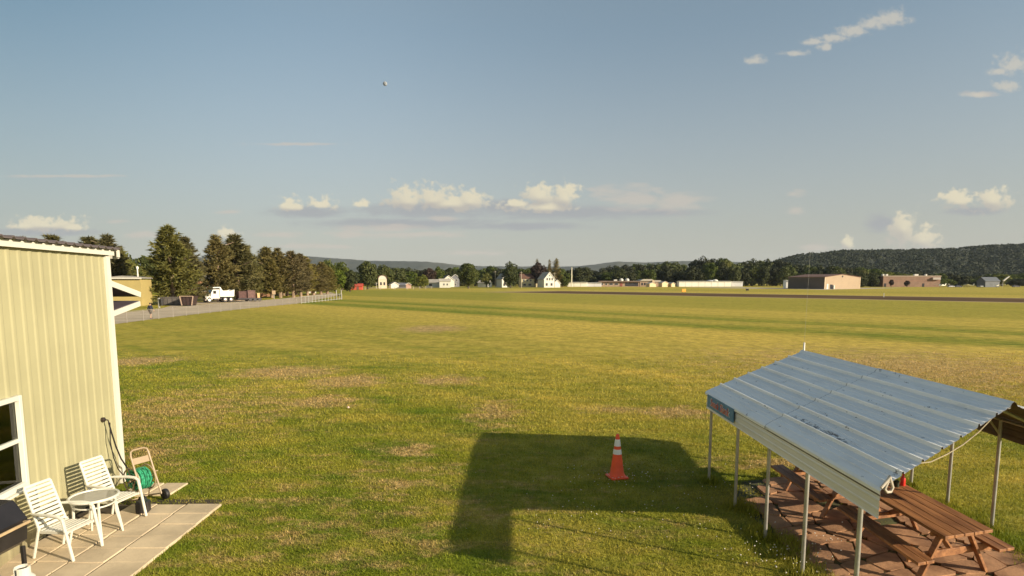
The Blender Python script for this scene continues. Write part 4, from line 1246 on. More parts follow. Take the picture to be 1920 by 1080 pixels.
# ================================================================== TREES
rngp = np.random.default_rng(5)
def unit(v): return v / np.maximum(np.linalg.norm(v, axis=-1, keepdims=True), 1e-9)
def tris_from(base, dirn, length, width, g):
    side = unit(np.cross(dirn, unit(g.normal(size=dirn.shape))))
    a = base - side * width[:, None] / 2; b = base + side * width[:, None] / 2; c = base + dirn * length[:, None]
    v = np.stack([a, b, c], 1).reshape(-1, 3)
    return v, np.arange(len(v)).reshape(-1, 3)
def pine_mesh(seed, m, base=.14, rad=.24, top_round=.7, step=.030, per=7, bl=4):
    g = np.random.default_rng(seed)
    B, D, L, Wd = [], [], [], []
    z = base
    lean = g.normal(0, .012, 2)
    while z < .985:
        t = (z - base) / (1 - base)
        nb = g.integers(5, 8) if t < .85 else 4
        prof_ = (1 - t) ** top_round * (.62 + .38 * min(1, t * 3.5))
        a0 = g.uniform(0, 6.28)
        for k in range(nb):
            az = a0 + k * 6.283 / nb + g.normal(0, .25)
            ln = max(.035, rad * prof_ * g.uniform(.62, 1.18))
            if g.random() < .08: ln *= .45
            el = -.12 + .75 * t + g.normal(0, .12)
            n = max(2, int(per * (.35 + ln / rad)))
            for j in range(n):
                f = .22 + .78 * (j + g.uniform(0, .8)) / n
                f = min(f, 1.0)
                up = el + .35 * f * f
                p = np.array([math.cos(az) * math.cos(el) * ln * f + lean[0] * t, math.sin(az) * math.cos(el) * ln * f + lean[1] * t, z + ln * f * math.sin(up) - .012 * f])
                p += g.normal(0, .008, 3)
                for q in range(bl):
                    d = np.array([math.cos(az), math.sin(az), .42]) * .75 + g.normal(0, .62, 3)
                    B.append(p); D.append(d); L.append(g.uniform(.026, .058)); Wd.append(g.uniform(.009, .018))
        z += step * g.uniform(.75, 1.25)
    for q in range(14):
        B.append(np.array([lean[0], lean[1], .955 + .003 * q])); D.append(np.array([0, 0, 1.0]) + g.normal(0, .5, 3)); L.append(.05); Wd.append(.014)
    v, f = tris_from(np.array(B), unit(np.array(D)), np.array(L), np.array(Wd), g)
    return np_mesh('crown', v * 10, f, m)
def leaf_crown(seed, m, nl=30, per=85, leaf=.085, rad=.40, zc=.60, hz=.40, lobe=(.10, .19), flat=1.0):
    g = np.random.default_rng(seed)
    V = []
    cs, rs_ = [], []
    for k in range(nl):
        d = unit(g.normal(size=3)); r_ = g.uniform(.35, 1.0) ** .6
        c = d * np.array([rad, rad, hz]) * r_ * .78
        c[2] += zc
        cs.append(c); rs_.append(g.uniform(*lobe))
    cs.append(np.array([0, 0, zc])); rs_.append(lobe[1] * 1.3)
    allB, allN, allS = [], [], []
    for c, r_ in zip(cs, rs_):
        n = per
        d = unit(g.normal(size=(n, 3)))
        d[:, 2] = np.abs(d[:, 2]) * np.where(g.random(n) < .72, 1, -1)
        p = c + d * r_ * g.uniform(.72, 1.08, (n, 1))
        allB.append(p); allN.append(unit(d + g.normal(0, .55, (n, 3)))); allS.append(g.uniform(.6, 1.25, n) * leaf)
    P_ = np.concatenate(allB); N_ = np.concatenate(allN); S_ = np.concatenate(allS)
    keep = P_[:, 2] > .02
    P_, N_, S_ = P_[keep], N_[keep], S_[keep]
    a = unit(np.cross(N_, g.normal(size=N_.shape))); b = np.cross(N_, a)
    q = np.stack([P_ - a * S_[:, None] * .5, P_ + b * S_[:, None] * .36, P_ + a * S_[:, None] * .5, P_ - b * S_[:, None] * .36], 1).reshape(-1, 3)
    return np_mesh('crown', q * 10, np.arange(len(q)).reshape(-1, 4), m, 4)
def trunk_mesh(seed, m, h=.9, r=.022, limbs=6, z0=.3):
    b = MB(); g = random.Random(seed)
    b.tube([(0, 0, -.05), (g.uniform(-.05, .05), 0, h * 3.3), (g.uniform(-.1, .1), g.uniform(-.1, .1), h * 6.6), (0, 0, h * 10)], [r * 12.5, r * 9, r * 6, r * 1.5], 8)
    for k in range(limbs):
        z = (z0 + (h - z0) * k / max(1, limbs)) * 10; a = g.uniform(0, 6.28); ln = g.uniform(.8, 1.8)
        b.tube([(0, 0, z), (math.cos(a) * ln * .5, math.sin(a) * ln * .5, z + ln * .25), (math.cos(a) * ln, math.sin(a) * ln, z + ln * .55)], [r * 4, r * 3, r * 1.2], 5)
    o = b.build('trunk', m)
    me = o.data
    bpy.data.objects.remove(o)
    return me
L_pine = leaf_mat('pine_needles', (0.074, 0.080, 0.022), (0.245, 0.210, 0.064), .22)
L_pinb = leaf_mat('brown_tinged_needles', (0.095, 0.090, 0.026), (0.31, 0.240, 0.082), .25)
L_dec = leaf_mat('broadleaf_green', (0.045, 0.068, 0.010), (0.125, 0.140, 0.022), .2)
L_lit = leaf_mat('light_green_leaves', (0.090, 0.110, 0.014), (0.220, 0.210, 0.030), .25)
L_drk = leaf_mat('dark_leaves', (0.020, 0.026, 0.008), (0.066, 0.070, 0.020), .12)
L_pur = leaf_mat('dark_red_leaves', (0.030, 0.018, 0.014), (0.070, 0.040, 0.028), .15)
M_bark = mat('pine_bark', (0.27, 0.19, 0.13), 0.9, 0.25, 3.0, stretch=(1, 1, .3))
M_barkd = mat('grey_bark', (0.12, 0.09, 0.065), 0.9, 0.25, 3.0, stretch=(1, 1, .3))
PT = trunk_mesh(1, M_bark, .93, .019, 8, .1)
DT = trunk_mesh(2, M_barkd, .7, .028, 7, .3)
PROTO = {
    'pineA': [(pine_mesh(11 + k, L_pine, .10, .23, .62, per=12, bl=6), PT) for k in range(3)],
    'pineB': [(pine_mesh(21 + k, L_pinb, .15, .24, .62, per=12, bl=6), PT) for k in range(3)],
    'pineS': [(pine_mesh(31 + k, L_pinb, .12, .15, .95, per=5), PT) for k in range(2)],
    'dec': [(leaf_crown(41 + k, L_dec, 38, 95, .075, .42, .52, .50), DT) for k in range(4)],
    'lit': [(leaf_crown(51 + k, L_lit, 30, 95, .075, .42, .52, .42), DT) for k in range(3)],
    'drk': [(leaf_crown(61 + k, L_drk, 38, 95, .075, .43, .47, .54, (.12, .2)), DT) for k in range(3)],
    'pur': [(leaf_crown(71 + k, L_pur, 30, 95, .075, .40, .54, .44, (.13, .2)), DT) for k in range(2)],
    'big': [(leaf_crown(81, L_dec, 60, 150, .050, .40, .54, .46, (.09, .15)), DT)],
    'bush': [(leaf_crown(91 + k, L_lit, 26, 95, .080, .60, .40, .50, (.16, .26)), DT) for k in range(2)],
}
MIDW = {'pineA': .335, 'pineB': .36, 'pineS': .28, 'dec': .92, 'lit': .92, 'drk': .96, 'pur': .92, 'big': .88, 'bush': 1.35}
cnt = [0]
def tree(kind, px, ytop, Y, wpx, label, group=None, name=None, ybase=None):
    cnt[0] += 1
    k = cnt[0]
    top = at(px, ytop, Y)
    h = top.z
    cr_m, tr_m = PROTO[kind][k % len(PROTO[kind])]
    nm = name or {'pineA': 'pine_tree', 'pineB': 'pine_tree', 'pineS': 'spruce_tree', 'bush': 'shrub'}.get(kind, 'broadleaf_tree')
    t = thing(nm, label, 'shrub' if kind == 'bush' else 'tree', (top.x, Y, 0), (k * 2.399) % 6.28, group)
    s = h / 10.0
    wd = wpx * Y / FPX / (h * MIDW[kind]) if wpx else 1.0
    t.scale = (s * wd, s * wd, s)
    obj('crown', cr_m, t)
    obj('trunk', tr_m, t)
    return t
# pines along the road
tree('pineA', 316, 424, 106, 80, 'tallest pine, full to the ground, behind the long grey dumpster')
tree('pineA', 353, 446, 113, 58, 'pine just right of the tallest one, over the brown dumpster')
tree('pineB', 404, 443, 122, 66, 'pine with a bare reddish trunk showing above the white dump truck')
tree('pineA', 440, 440, 127, 74, 'tall pine rising over the flatbed trailer')
tree('pineA', 462, 462, 134, 50, 'narrower pine at the right edge of the pair above the trailer')
tree('dec', 470, 500, 185, 40, 'green broadleaf tree filling the gap right of the trailer pines')
tree('dec', 628, 505, 225, 44, 'bushy green tree between the grove and the low rounded tree')
GR = 'pines in the grove beyond the road sign'
tree('pineB', 497, 464, 172, 58, 'round topped brownish pine standing first in the grove past the trailer', GR)
GLB = 'brown tinged pine with a bare trunk inside the grove beyond the road sign'
for px, yt, Y, w_ in ((522, 467, 148, 52), (547, 471, 150, 50), (561, 476, 160, 44), (507, 486, 145, 44), (574, 481, 172, 40), (536, 484, 166, 44), (480, 494, 152, 42), (516, 494, 178, 46), (553, 490, 186, 44), (600, 492, 186, 46), (490, 500, 160, 40), (530, 500, 172, 44), (586, 496, 178, 46), (612, 500, 190, 40)):
    tree('pineB', px, yt, Y, w_, GLB, GR)
HB = 'pine tops behind the yellow hangar'
for px, yt, Y, w_, lb in ((108, 443, 120, 74, 'pine top showing above the middle of the yellow hangar roof'), (168, 445, 115, 80, 'rounded pine top above the hangar roof left of the pointed one'), (201, 440, 112, 64, 'pointed pine top above the end of the yellow hangar roof'),
                          (44, 446, 140, 44, 'small pine top above the hangar roof close to the frame edge'), (22, 448, 150, 20, 'tiniest dark pine tip peeking over the hangar roof'), (222, 464, 125, 44, 'pine beside the hangar corner behind the folded door')):
    tree('pineA', px, yt, Y, w_, lb, HB)
BG_ = 'broadleaf trees behind the yellow shed'
for px, yt, Y, w_ in ((238, 474, 190, 56), (268, 478, 200, 60), (296, 486, 210, 60), (215, 486, 170, 50), (380, 500, 215, 60), (470, 488, 240, 60)):
    tree('dec', px, yt, Y, w_, 'green broadleaf tree rising behind the yellow shed and pines', BG_)
tree('bush', 225, 505, 120, 26, 'yellowish green bush between the hangar door and the yellow shed')
# middle distance, trees one can point at
tree('dec', 612, 488, 250, 44, 'broad green tree at the right end of the pine grove')
tree('dec', 640, 491, 262, 40, 'mid green tree left of the rounded tree by the red shed')
tree('drk', 655, 506, 232, 34, 'low rounded dark green tree beside the red shed')
tree('dec', 688, 488, 300, 46, 'tall dark green tree behind the red shed')
tree('dec', 720, 497, 380, 44, 'green tree behind the white barrel roofed house')
tree('dec', 745, 502, 390, 44, 'green tree right of the white barrel roofed house')
tree('drk', 585, 499, 300, 40, 'dark tree seen between the grove pines')
tree('dec', 768, 508, 395, 36, 'small green tree between the barrel roofed house and the light green shrub')
tree('bush', 787, 513, 350, 38, 'light yellow green shrub left of the white ranch house')
tree('pur', 806, 502, 410, 30, 'dark reddish tree behind the left end of the white ranch house')
tree('dec', 822, 499, 420, 26, 'green tree behind the roof of the white ranch house')
tree('drk', 846, 502, 430, 36, 'dark green tree behind the right end of the white ranch house')
tree('big', 878, 491, 330, 46, 'big isolated leafy tree right of the white ranch house')
tree('lit', 912, 510, 400, 30, 'yellow green tree behind the white shed with grey roof')
tree('dec', 918, 498, 450, 46, 'green tree right behind the big isolated tree')
tree('drk', 958, 492, 372, 38, 'dark dome shaped tree beside the small peaked house')
tree('drk', 934, 505, 440, 36, 'dark tree behind the small peaked house')
tree('pur', 1009, 491, 400, 34, 'dark red brown tree between the yellow house and the white house')
SPR = 'pointed spruces behind the white house'
tree('pineS', 1007, 486, 415, 14, 'pointed spruce tip above the dark red brown tree', SPR)
tree('pineS', 1030, 487, 420, 15, 'narrow spruce directly above the white house', SPR)
tree('pineS', 1043, 485, 425, 28, 'wide shaggy spruce behind the right side of the white house', SPR)
tree('dec', 1055, 503, 430, 40, 'green tree at the right end of the white house')
tree('drk', 1088, 500, 450, 48, 'dark tree behind the white flagpole')
tree('dec', 985, 502, 450, 40, 'green tree behind the yellow house')
# the belt behind the school and the far buildings
def prof_at(pr, x):
    for (x0, y0), (x1, y1) in zip(pr, pr[1:]):
        if x0 <= x <= x1: return y0 + (y1 - y0) * (x - x0) / (x1 - x0)
    return pr[-1][1]
BELT = [(1085, 502), (1110, 503), (1140, 497), (1165, 494), (1215, 496), (1245, 491), (1256, 487), (1268, 496), (1290, 496), (1305, 484), (1320, 480), (1345, 484), (1358, 482), (1375, 488), (1405, 487), (1440, 486), (1478, 487), (1500, 497), (1560, 498), (1620, 502), (1680, 508), (1760, 512), (1850, 515), (1930, 512)]
rs = random.Random(21)
x = 1098.0
while x < 1935:
    yt = prof_at(BELT, x) + rs.uniform(-1.5, 4.0)
    Y = rs.uniform(505, 560) if x < 1480 else rs.uniform(470, 560)
    kind = rs.choice(['dec', 'drk', 'dec', 'drk', 'lit']) if x > 1480 else rs.choice(['dec', 'drk', 'drk'])
    tree(kind, x, yt, Y, rs.uniform(30, 46), 'dark green tree in the long belt behind the low far buildings', 'trees of the far belt')
    x += rs.uniform(12, 17)
x = 1105.0
while x < 1930:
    yt = prof_at(BELT, x) + rs.uniform(8, 15)
    if yt < 527: tree(rs.choice(['drk', 'dec', 'drk']), x, yt, rs.uniform(462, 495), rs.uniform(26, 40), 'dark green tree in the long belt behind the low far buildings', 'trees of the far belt')
    x += rs.uniform(15, 21)
x = 596.0
while x < 1092:
    tree(rs.choice(['drk', 'dec', 'drk']), x, rs.uniform(501, 509), rs.uniform(490, 560), rs.uniform(36, 52), 'distant green tree in the wooded strip behind the houses', 'distant trees behind the houses')
    x += rs.uniform(11, 16)
x = 600.0
while x < 1090:
    tree(rs.choice(['drk', 'dec', 'dec']), x, rs.uniform(505, 513), rs.uniform(480, 560), rs.uniform(26, 40), 'distant green tree in the wooded strip behind the houses', 'distant trees behind the houses')
    x += rs.uniform(17, 26)
tree('lit', 1362, 483, 495, 24, 'wispy pale tree sticking up highest above the long white building')
tree('drk', 1612, 513, 400, 34, 'dark round tree at the right end of the beige hangar')
tree('drk', 1636, 510, 430, 34, 'dark tree between the beige hangar and the brick building')
tree('bush', 636, 549, 160, 10, 'small green shrub between the two pale gateposts')
SMALL = [(1672, 524, 6), (1701, 525, 7)]
for px, yt, w_ in SMALL:
    tree('pur', px, yt, 410, w_ + 4, 'small bare reddish tree in front of the brick building wall', 'small trees at the brick building')

# ================================================================== HILLS
def hill(name, prof, Y, thick, m, base=0.0, kind='structure', jig=0.0, seed=1):
    g = random.Random(seed)
    b = MB()
    n = 0
    cols = []
    for i in range(len(prof) - 1):
        (x0, y0), (x1, y1) = prof[i], prof[i + 1]
        k = max(1, int(abs(x1 - x0) / 6))
        for q in range(k):
            f = q / k
            cols.append((x0 + (x1 - x0) * f, y0 + (y1 - y0) * f + g.uniform(-jig, jig)))
    cols.append(prof[-1])
    steps = [(0, 0.0), (.15, .10), (.35, .34), (.6, .68), (.82, .92), (1.0, 1.0), (1.25, .9), (1.6, 0.0)]
    for px, py in cols:
        c = at(px, py, Y)
        for f, hf in steps:
            yy = Y - thick + thick * f
            b.v.append((c.x * (yy / Y), yy, max(0, c.z) * hf * (1 + (g.uniform(-.05, .05) if 0 < f < 1 else 0)) - (1 if hf == 0 else 0)))
    m_ = len(steps)
    for i in range(len(cols) - 1):
        for j in range(m_ - 1):
            a = i * m_ + j
            b.f.append((a, a + 1, a + m_ + 1, a + m_))
    return tag(b.build(name, m, None, True), kind=kind)
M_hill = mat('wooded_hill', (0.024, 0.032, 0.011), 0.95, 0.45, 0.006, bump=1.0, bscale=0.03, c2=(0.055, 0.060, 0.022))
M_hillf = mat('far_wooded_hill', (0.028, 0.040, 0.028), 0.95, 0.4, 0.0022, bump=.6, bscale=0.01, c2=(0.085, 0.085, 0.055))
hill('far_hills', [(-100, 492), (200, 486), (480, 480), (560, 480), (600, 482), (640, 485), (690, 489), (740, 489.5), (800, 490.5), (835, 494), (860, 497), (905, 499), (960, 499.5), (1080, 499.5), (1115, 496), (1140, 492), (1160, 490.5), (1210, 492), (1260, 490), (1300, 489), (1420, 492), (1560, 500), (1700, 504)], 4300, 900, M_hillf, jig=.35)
HP = [(1380, 512), (1420, 503), (1470, 488), (1500, 480.5), (1550, 477), (1575, 473.5), (1640, 473), (1720, 471.5), (1780, 470), (1830, 466), (1870, 463), (1925, 461), (2000, 458), (2150, 452), (2400, 460)]
hill('hillside', HP, 1500, 620, M_hill, jig=.3)
# its woods: one mass of crowns nobody could count
g = np.random.default_rng(9)
N = 2600
pxs = g.uniform(1395, 2080, N); fr_ = g.uniform(.05, 1.0, N)
cen, rad_ = [], []
for px, f in zip(pxs, fr_):
    c = at(px, prof_at(HP, px), 1500)
    hf = np.interp(f, [0, .15, .35, .6, .82, 1.0], [0, .10, .34, .68, .92, 1.0])
    yy = 1500 - 620 + 620 * f
    cen.append((c.x * yy / 1500, yy, max(0, c.z) * hf)); rad_.append(g.uniform(5, 9.5))
cen = np.array(cen); rad_ = np.array(rad_)
K = 26
d = unit(g.normal(size=(N, K, 3))); d[..., 2] = np.abs(d[..., 2])
p = cen[:, None, :] + d * rad_[:, None, None] * np.array([1, 1, .85]) * g.uniform(.75, 1.05, (N, K, 1))
nrm_ = unit(d + g.normal(0, .5, d.shape)).reshape(-1, 3); p = p.reshape(-1, 3)
s_ = g.uniform(2.2, 4.6, len(p))[:, None]
a = unit(np.cross(nrm_, g.normal(size=nrm_.shape))); b_ = np.cross(nrm_, a)
q = np.stack([p - a * s_ * .5, p + b_ * s_ * .4, p + a * s_ * .5, p - b_ * s_ * .4], 1).reshape(-1, 3)
tag(obj('hillside_forest', np_mesh('hillside_forest', q, np.arange(len(q)).reshape(-1, 4), leaf_mat('hill_leaves', (0.014, 0.023, 0.006), (0.046, 0.056, 0.015), .14), 4)), 'dense dark green woods covering the long hillside on the right', 'forest', kind='stuff')

# ================================================================== FAR BUILDINGS
M_pane = mat('dark_window_pane', (0.045, 0.045, 0.055), 0.15)
M_wf = mat('white_window_frame', (0.60, 0.57, 0.50), 0.5)
def house(name, label, px, ybase, Y, W_, D_, He, Hr, rz, wallm, roofm, gable='front', wins=(), side_wins=(), door=None, over=.35, chim=None, cat='house', trim=True):
    p = at(px, HZ + 1, Y)
    h = thing(name, label, cat, (p.x, Y, 0), rz)
    b = MB()
    if gable == 'front':
        prof_ = [(-W_ / 2, 0), (W_ / 2, 0), (W_ / 2, He), (0, Hr), (-W_ / 2, He)]
        b.extrude(prof_, -D_ / 2, D_ / 2)
    else:
        prof_ = [(-D_ / 2, 0), (D_ / 2, 0), (D_ / 2, He), (0, Hr), (-D_ / 2, He)]
        b.extrude(prof_, -W_ / 2, W_ / 2, Matrix.Rotation(math.pi / 2, 4, 'Z'))
    b.build('wall', wallm, h)
    r = MB()
    half, ln = (W_ / 2, D_) if gable == 'front' else (D_ / 2, W_)
    k = (Hr - He) / half
    M_ = Matrix.Identity(4) if gable == 'front' else Matrix.Rotation(math.pi / 2, 4, 'Z')
    e = half + over
    r.extrude([(-e, He - k * over + .02), (0, Hr + .02), (e, He - k * over + .02), (e, He - k * over + .24), (0, Hr + .26), (-e, He - k * over + .24)], -ln / 2 - over, ln / 2 + over, M_)
    ro = r.build('roof', roofm, h)
    if chim:
        MB().bbox((chim[0], chim[1], Hr + .1), (.8, .8, 1.8), .04).build('chimney', mat('red_brick', (0.26, 0.11, 0.075), .9), ro)
    if trim and gable == 'front':
        t = MB()
        t.bar((-e, -D_ / 2 - over - .02, He - k * over + .10), (0, -D_ / 2 - over - .02, Hr + .12), .06, .28, (0, 0, 1)); t.bar((e, -D_ / 2 - over - .02, He - k * over + .10), (0, -D_ / 2 - over - .02, Hr + .12), .06, .28, (0, 0, 1))
        t.build('gable_trim', M_wf, h)
    def window(x, z, w_, hh, side=0):
        if side == 0: c, dim, off = (x, -D_ / 2 - .03, z), (w_ + .3, .08, hh + .3), Vector((0, -.05, 0))
        else: c, dim, off = (side * (W_ / 2 + .03), x, z), (.08, w_ + .3, hh + .3), Vector((side * .05, 0, 0))
        f = MB().bbox(c, dim, .02).build('window', M_wf, h)
        dm = (w_, .05, hh) if side == 0 else (.05, w_, hh)
        MB().bbox(Vector(c) + off, dm, .01).build('pane', M_pane, f)
    for q in wins: window(*q)
    for q in side_wins: window(*q[:4], side=q[4])
    if door:
        MB().bbox((door[0], -D_ / 2 - .04, 1.05), (1.0, .1, 2.1), .02).build('door', door[1], h)
    return h
M_hw = mat('white_siding', (0.58, 0.56, 0.49), .6, .04, .5)
M_hc = mat('cream_siding', (0.48, 0.41, 0.24), .6, .05, .5)
M_hg = mat('grey_shingles', (0.27, 0.25, 0.22), .85, .12, 1.0)
M_hbr = mat('brown_shingles', (0.13, 0.065, 0.045), .85, .15, 1.0)
M_hbl = mat('slate_blue_siding', (0.17, 0.17, 0.19), .7, .08, .6)
M_hst = mat('pale_stone_roof', (0.42, 0.38, 0.32), .85, .08, .6)
house('white_ranch_house', 'long low white house with a stepped front right of the light green shrub', 818, 540, 385, 9.5, 9, 3.0, 4.9, R(-18), M_hw, M_hst, 'side', [(-1.8, 1.7, 2.0, 1.4)])
house('white_garage', 'white front wing with two small windows joined to the low white house', 834, 540, 376, 6.6, 6, 3.9, 5.2, R(8), M_hw, M_hst, 'side', [(-.6, 2.0, .7, 1.0), (1.4, 2.0, .7, 1.0)])
house('gabled_house', 'white gabled house rising behind the low white house', 838, 538, 420, 8, 9, 4.6, 7.6, R(20), M_hw, M_hg, 'front', [(0, 5.2, .9, 1.2)])
house('blue_grey_house', 'narrow blue grey house half hidden by the big isolated tree', 853, 538, 425, 5.5, 7, 6.4, 8.4, R(10), M_hbl, M_hg, 'front', [(-1, 4.6, .9, 1.3), (1, 4.6, .9, 1.3), (0, 1.7, 1.0, 1.4)])
house('white_shed', 'low white shed with a grey hipped roof right of the big isolated tree', 909, 537, 415, 7.6, 6, 2.9, 4.3, R(-25), M_hw, M_hst, 'side', [])
house('peaked_house', 'small white peaked house tucked against the dark dome shaped tree', 944, 537, 395, 6.2, 8, 5.3, 8.6, R(28), M_hw, M_hg, 'front', [(-1.4, 4.6, .9, 1.2), (1.2, 4.6, .9, 1.2), (-1.5, 1.7, 1.4, 1.5), (1.4, 1.7, 1.4, 1.5)])
house('yellow_house', 'two storey pale yellow house with a brown hipped roof and dark porch windows', 987, 537, 400, 8.6, 8, 5.6, 8.4, R(12), M_hc, M_hbr, 'side', [(-2.6, 4.4, 1.0, 1.3), (-.4, 4.4, 1.0, 1.3), (1.9, 4.4, 1.0, 1.3), (-2.2, 1.7, 1.9, 1.4), (1.3, 1.7, 1.9, 1.4)], chim=(2.0, 0))
house('yellow_house_wing', 'lower cream wing on the right side of the two storey yellow house', 1002, 537, 404, 4.2, 6, 4.4, 5.8, R(12), M_hc, M_hbr, 'front', [(.4, 3.2, .9, 1.0)])
house('white_house', 'large white two storey house with a steep front gable and pale roof', 1024, 537, 390, 7.4, 9, 5.2, 9.4, R(24), M_hw, M_hst, 'front', [(-1.6, 5.2, .9, 1.5), (.2, 5.2, .9, 1.5), (1.9, 5.2, .9, 1.5), (-1.9, 1.9, 1.4, 1.6), (1.5, 1.9, 1.4, 1.6), (0, 7.4, .6, .8)], [(-2, 4.6, .9, 1.3, 1), (2, 4.6, .9, 1.3, 1)])
house('white_house_lean_to', 'low white lean to at the right end of the large white house', 1041, 537, 392, 4.5, 5, 2.6, 4.6, R(24), M_hw, M_hst, 'front', [])
# white house with a barrel roof
p = at(717, HZ + 1, 340)
bh = thing('barrel_roof_house', 'tall white house front with a rounded dark edged roof near the red shed', 'house', (p.x, 340, 0), R(14))
arc = [(2.3 * math.cos(a * math.pi / 12), 5.2 + 1.9 * math.sin(a * math.pi / 12)) for a in range(13)]
MB().extrude([(2.2, 0)] + [(x * .96, z - .05) for x, z in arc] + [(-2.2, 0)], -3.4, 3.4).build('wall', mat('cream_plaster', (0.62, 0.53, 0.40), .7, .06, .5), bh)
MB().extrude([(2.2, 5.0)] + [(x * .95, z - .08) for x, z in arc] + [(-2.2, 5.0)], -3.5, -3.42).build('upper_gable', M_wf, bh)
rb = MB()
for i in range(12):
    (x0, z0), (x1, z1) = arc[i], arc[i + 1]
    rb.extrude([(x0, z0), (x0 * 1.10, z0 + .22), (x1 * 1.10, z1 + .22), (x1, z1)], -3.8, 3.8)
rb.build('roof', M_hbr, bh)
for x in (-.9, .9): MB().bbox((x, -3.47, 2.6), (.9, .08, 1.6), .02).build('window', M_pane, bh)
pb_ = MB(); pb_.box((-2.6, -1.2, 2.9), (2.0, 3.0, .25)); pb_.bar((-3.4, -2.4, 0), (-3.4, -2.4, 2.8), .2, .2); pb_.bar((-2.4, -2.4, 0), (-2.4, -2.4, 2.8), .2, .2)
pb_.build('porch', M_wf, bh)
house('red_shed', 'low bright red shed at the foot of the dark green tree', 668, 540, 285, 5.6, 4, 1.7, 2.6, R(8), mat('bright_red_boards', (0.52, 0.075, 0.035), .7, .15, 1.0), mat('red_metal_roof', (0.45, 0.075, 0.045), .5, .12, 1.0), 'side', [], door=(.8, M_hbr), cat='shed', trim=False)
house('grey_tent_shed', 'small grey roofed shed right of the barrel roofed house', 738, 539, 345, 4.4, 4, 2.0, 3.3, R(30), M_hw, M_hg, 'front', [], cat='shed')
house('dark_car_shelter', 'dark open carport roof between the grey shed and the pink shed', 757, 539, 352, 6.5, 5, 1.6, 2.8, R(-10), M_hbl, M_hbl, 'side', [], cat='shed', trim=False)
house('pink_shed', 'tiny pink boarded shed left of the light green shrub', 766, 539.5, 340, 2.6, 3, 2.1, 2.9, R(6), mat('pink_boards', (0.52, 0.32, 0.26), .7), M_hbr, 'front', [], cat='shed')
# yellow shed behind the hangar
p = gp(258, 560)
ys_ = thing('yellow_shed', 'pale yellow metal shed beyond the folded hangar door', 'shed', (at(231, 530, 99).x, 99, 0), R(10))
b = MB(); ribbed(b, -2.7, 2.7, 0, 4.3, 0, .45, .03); b.box((0, 2.1, 2.12), (5.3, 4.0, 4.2))
for i in range(0): pass
n0 = len(b.v)
for i in range(n0):
    x_, y_2, z_2 = b.v[i]
    b.v[i] = (x_, -y_2, z_2) if abs(y_2) < .1 else b.v[i]
b.build('wall', mat('bright_yellow_steel', (0.42, 0.33, 0.13), .5, .06, .5), ys_)
r = MB(); r.extrude([(-2.9, 4.4), (2.9, 4.4), (2.9, 4.6), (0, 4.85), (-2.9, 4.6)], -.4, 4.4); r.build('roof', M_hg, ys_)
b = MB(); b.box((0, -.46, 4.45), (5.8, .08, .22)); b.build('fascia', M_wf, ys_)
b = MB(); b.tube([(1.6, 1.6, 4.3), (1.6, 1.6, 6.3)], .10, 8); b.lathe([(0, 6.5), (.2, 6.5), (.2, 6.8), (0, 6.95)], (1.6, 1.6, -.5), 10); b.build('vent_pipe', M_pvc, ys_, True)
house('brick_building', 'orange brick building glimpsed between the pine trunks behind the truck', 432, 556, 160, 19, 8, 4.2, 5.2, R(18), mat('orange_brick', (0.30, 0.155, 0.08), .85, .15, 1.5), M_hg, 'side', [(-6, 2.2, 1.6, 1.4), (-2, 2.2, 1.6, 1.4), (2, 2.2, 1.6, 1.4), (6, 2.2, 1.6, 1.4)], cat='building')
p = at(583, 550, 200)
house('white_hut', 'small white hut at the foot of the last grove pines', 584, 549, 205, 2.6, 3, 2.3, 3.0, R(15), M_hw, M_hw, 'front', [], cat='shed', door=(.3, M_hbr))
# school
p = at(1190, HZ + 1, 445)
m_ = 445 / FPX
school = thing('school_building', 'low pinkish school like building with flat brown roof and rooftop units', 'building', (at(1180, 530, 445).x, 445, 0), R(2))
M_sw = mat('pink_brick', (0.32, 0.225, 0.16), .85, .1, .4)
M_sr = mat('brown_fascia', (0.17, 0.12, 0.095), .8, .1, .3)
MB().box((-7, 8, 1.7), (29, 14, 3.4)).build('wall', M_sw, school)
MB().box((-7, 7.6, 3.75), (31, 16.6, .75)).build('roof', M_sr, school)
for k, x_ in enumerate((-19.5, -16.5, -13.0, -9.2)):
    f = MB().bbox((x_, .95, 1.8), (1.8 if k < 2 else 2.8, .12, 1.5), .03).build('window', M_wf, school)
    MB().bbox((x_, .87, 1.8), (1.4 if k < 2 else 2.5, .06, 1.15), .02).build('pane', M_pane, school if False else f)
MB().box((2.0, .93, 1.6), (9.5, .14, 2.4)).build('dark_glazing', M_pane, school)
MB().box((-5.6, .90, 1.5), (1.6, .2, 2.6)).build('entrance', mat('red_door', (0.25, 0.07, 0.05), .6), school)
for x_ in (-4.6, -.3): MB().lathe([(0, 4.1), (1.5, 4.1), (1.55, 5.0), (1.1, 5.7), (.3, 6.0), (0, 6.0)], (x_, 6, 0), 16).build('roof_dome', M_wf, school, True)
MB().box((-9, 6, 4.6), (2.4, 2, 1.0)).build('rooftop_unit', M_wf, school)
b = MB(); b.box((13.2, 7, 2.0), (10.5, 12, 4.0)); b.box((21.5, 9, 1.7), (6.2, 10, 3.4)); b.build('wall', M_sw, school)
b = MB(); b.extrude([(7.4, 4.0), (19.0, 4.0), (16.2, 5.4), (10.2, 5.4)], .2, 13.6); b.extrude([(18.2, 3.4), (25.2, 3.4), (23.6, 4.6), (19.9, 4.6)], 3.6, 14.4); b.build('roof', M_hst, school)
for x_ in (9.6, 11.6, 15.2): MB().bbox((x_, .93, 1.9), (1.2, .12, 1.8), .02).build('window', M_pane, school)
b = MB(); b.box((17.4, .2, 2.3), (1.6, 1.2, 4.6)); b.build('pier', mat('pale_peach_plaster', (0.62, 0.46, 0.30), .8), school)
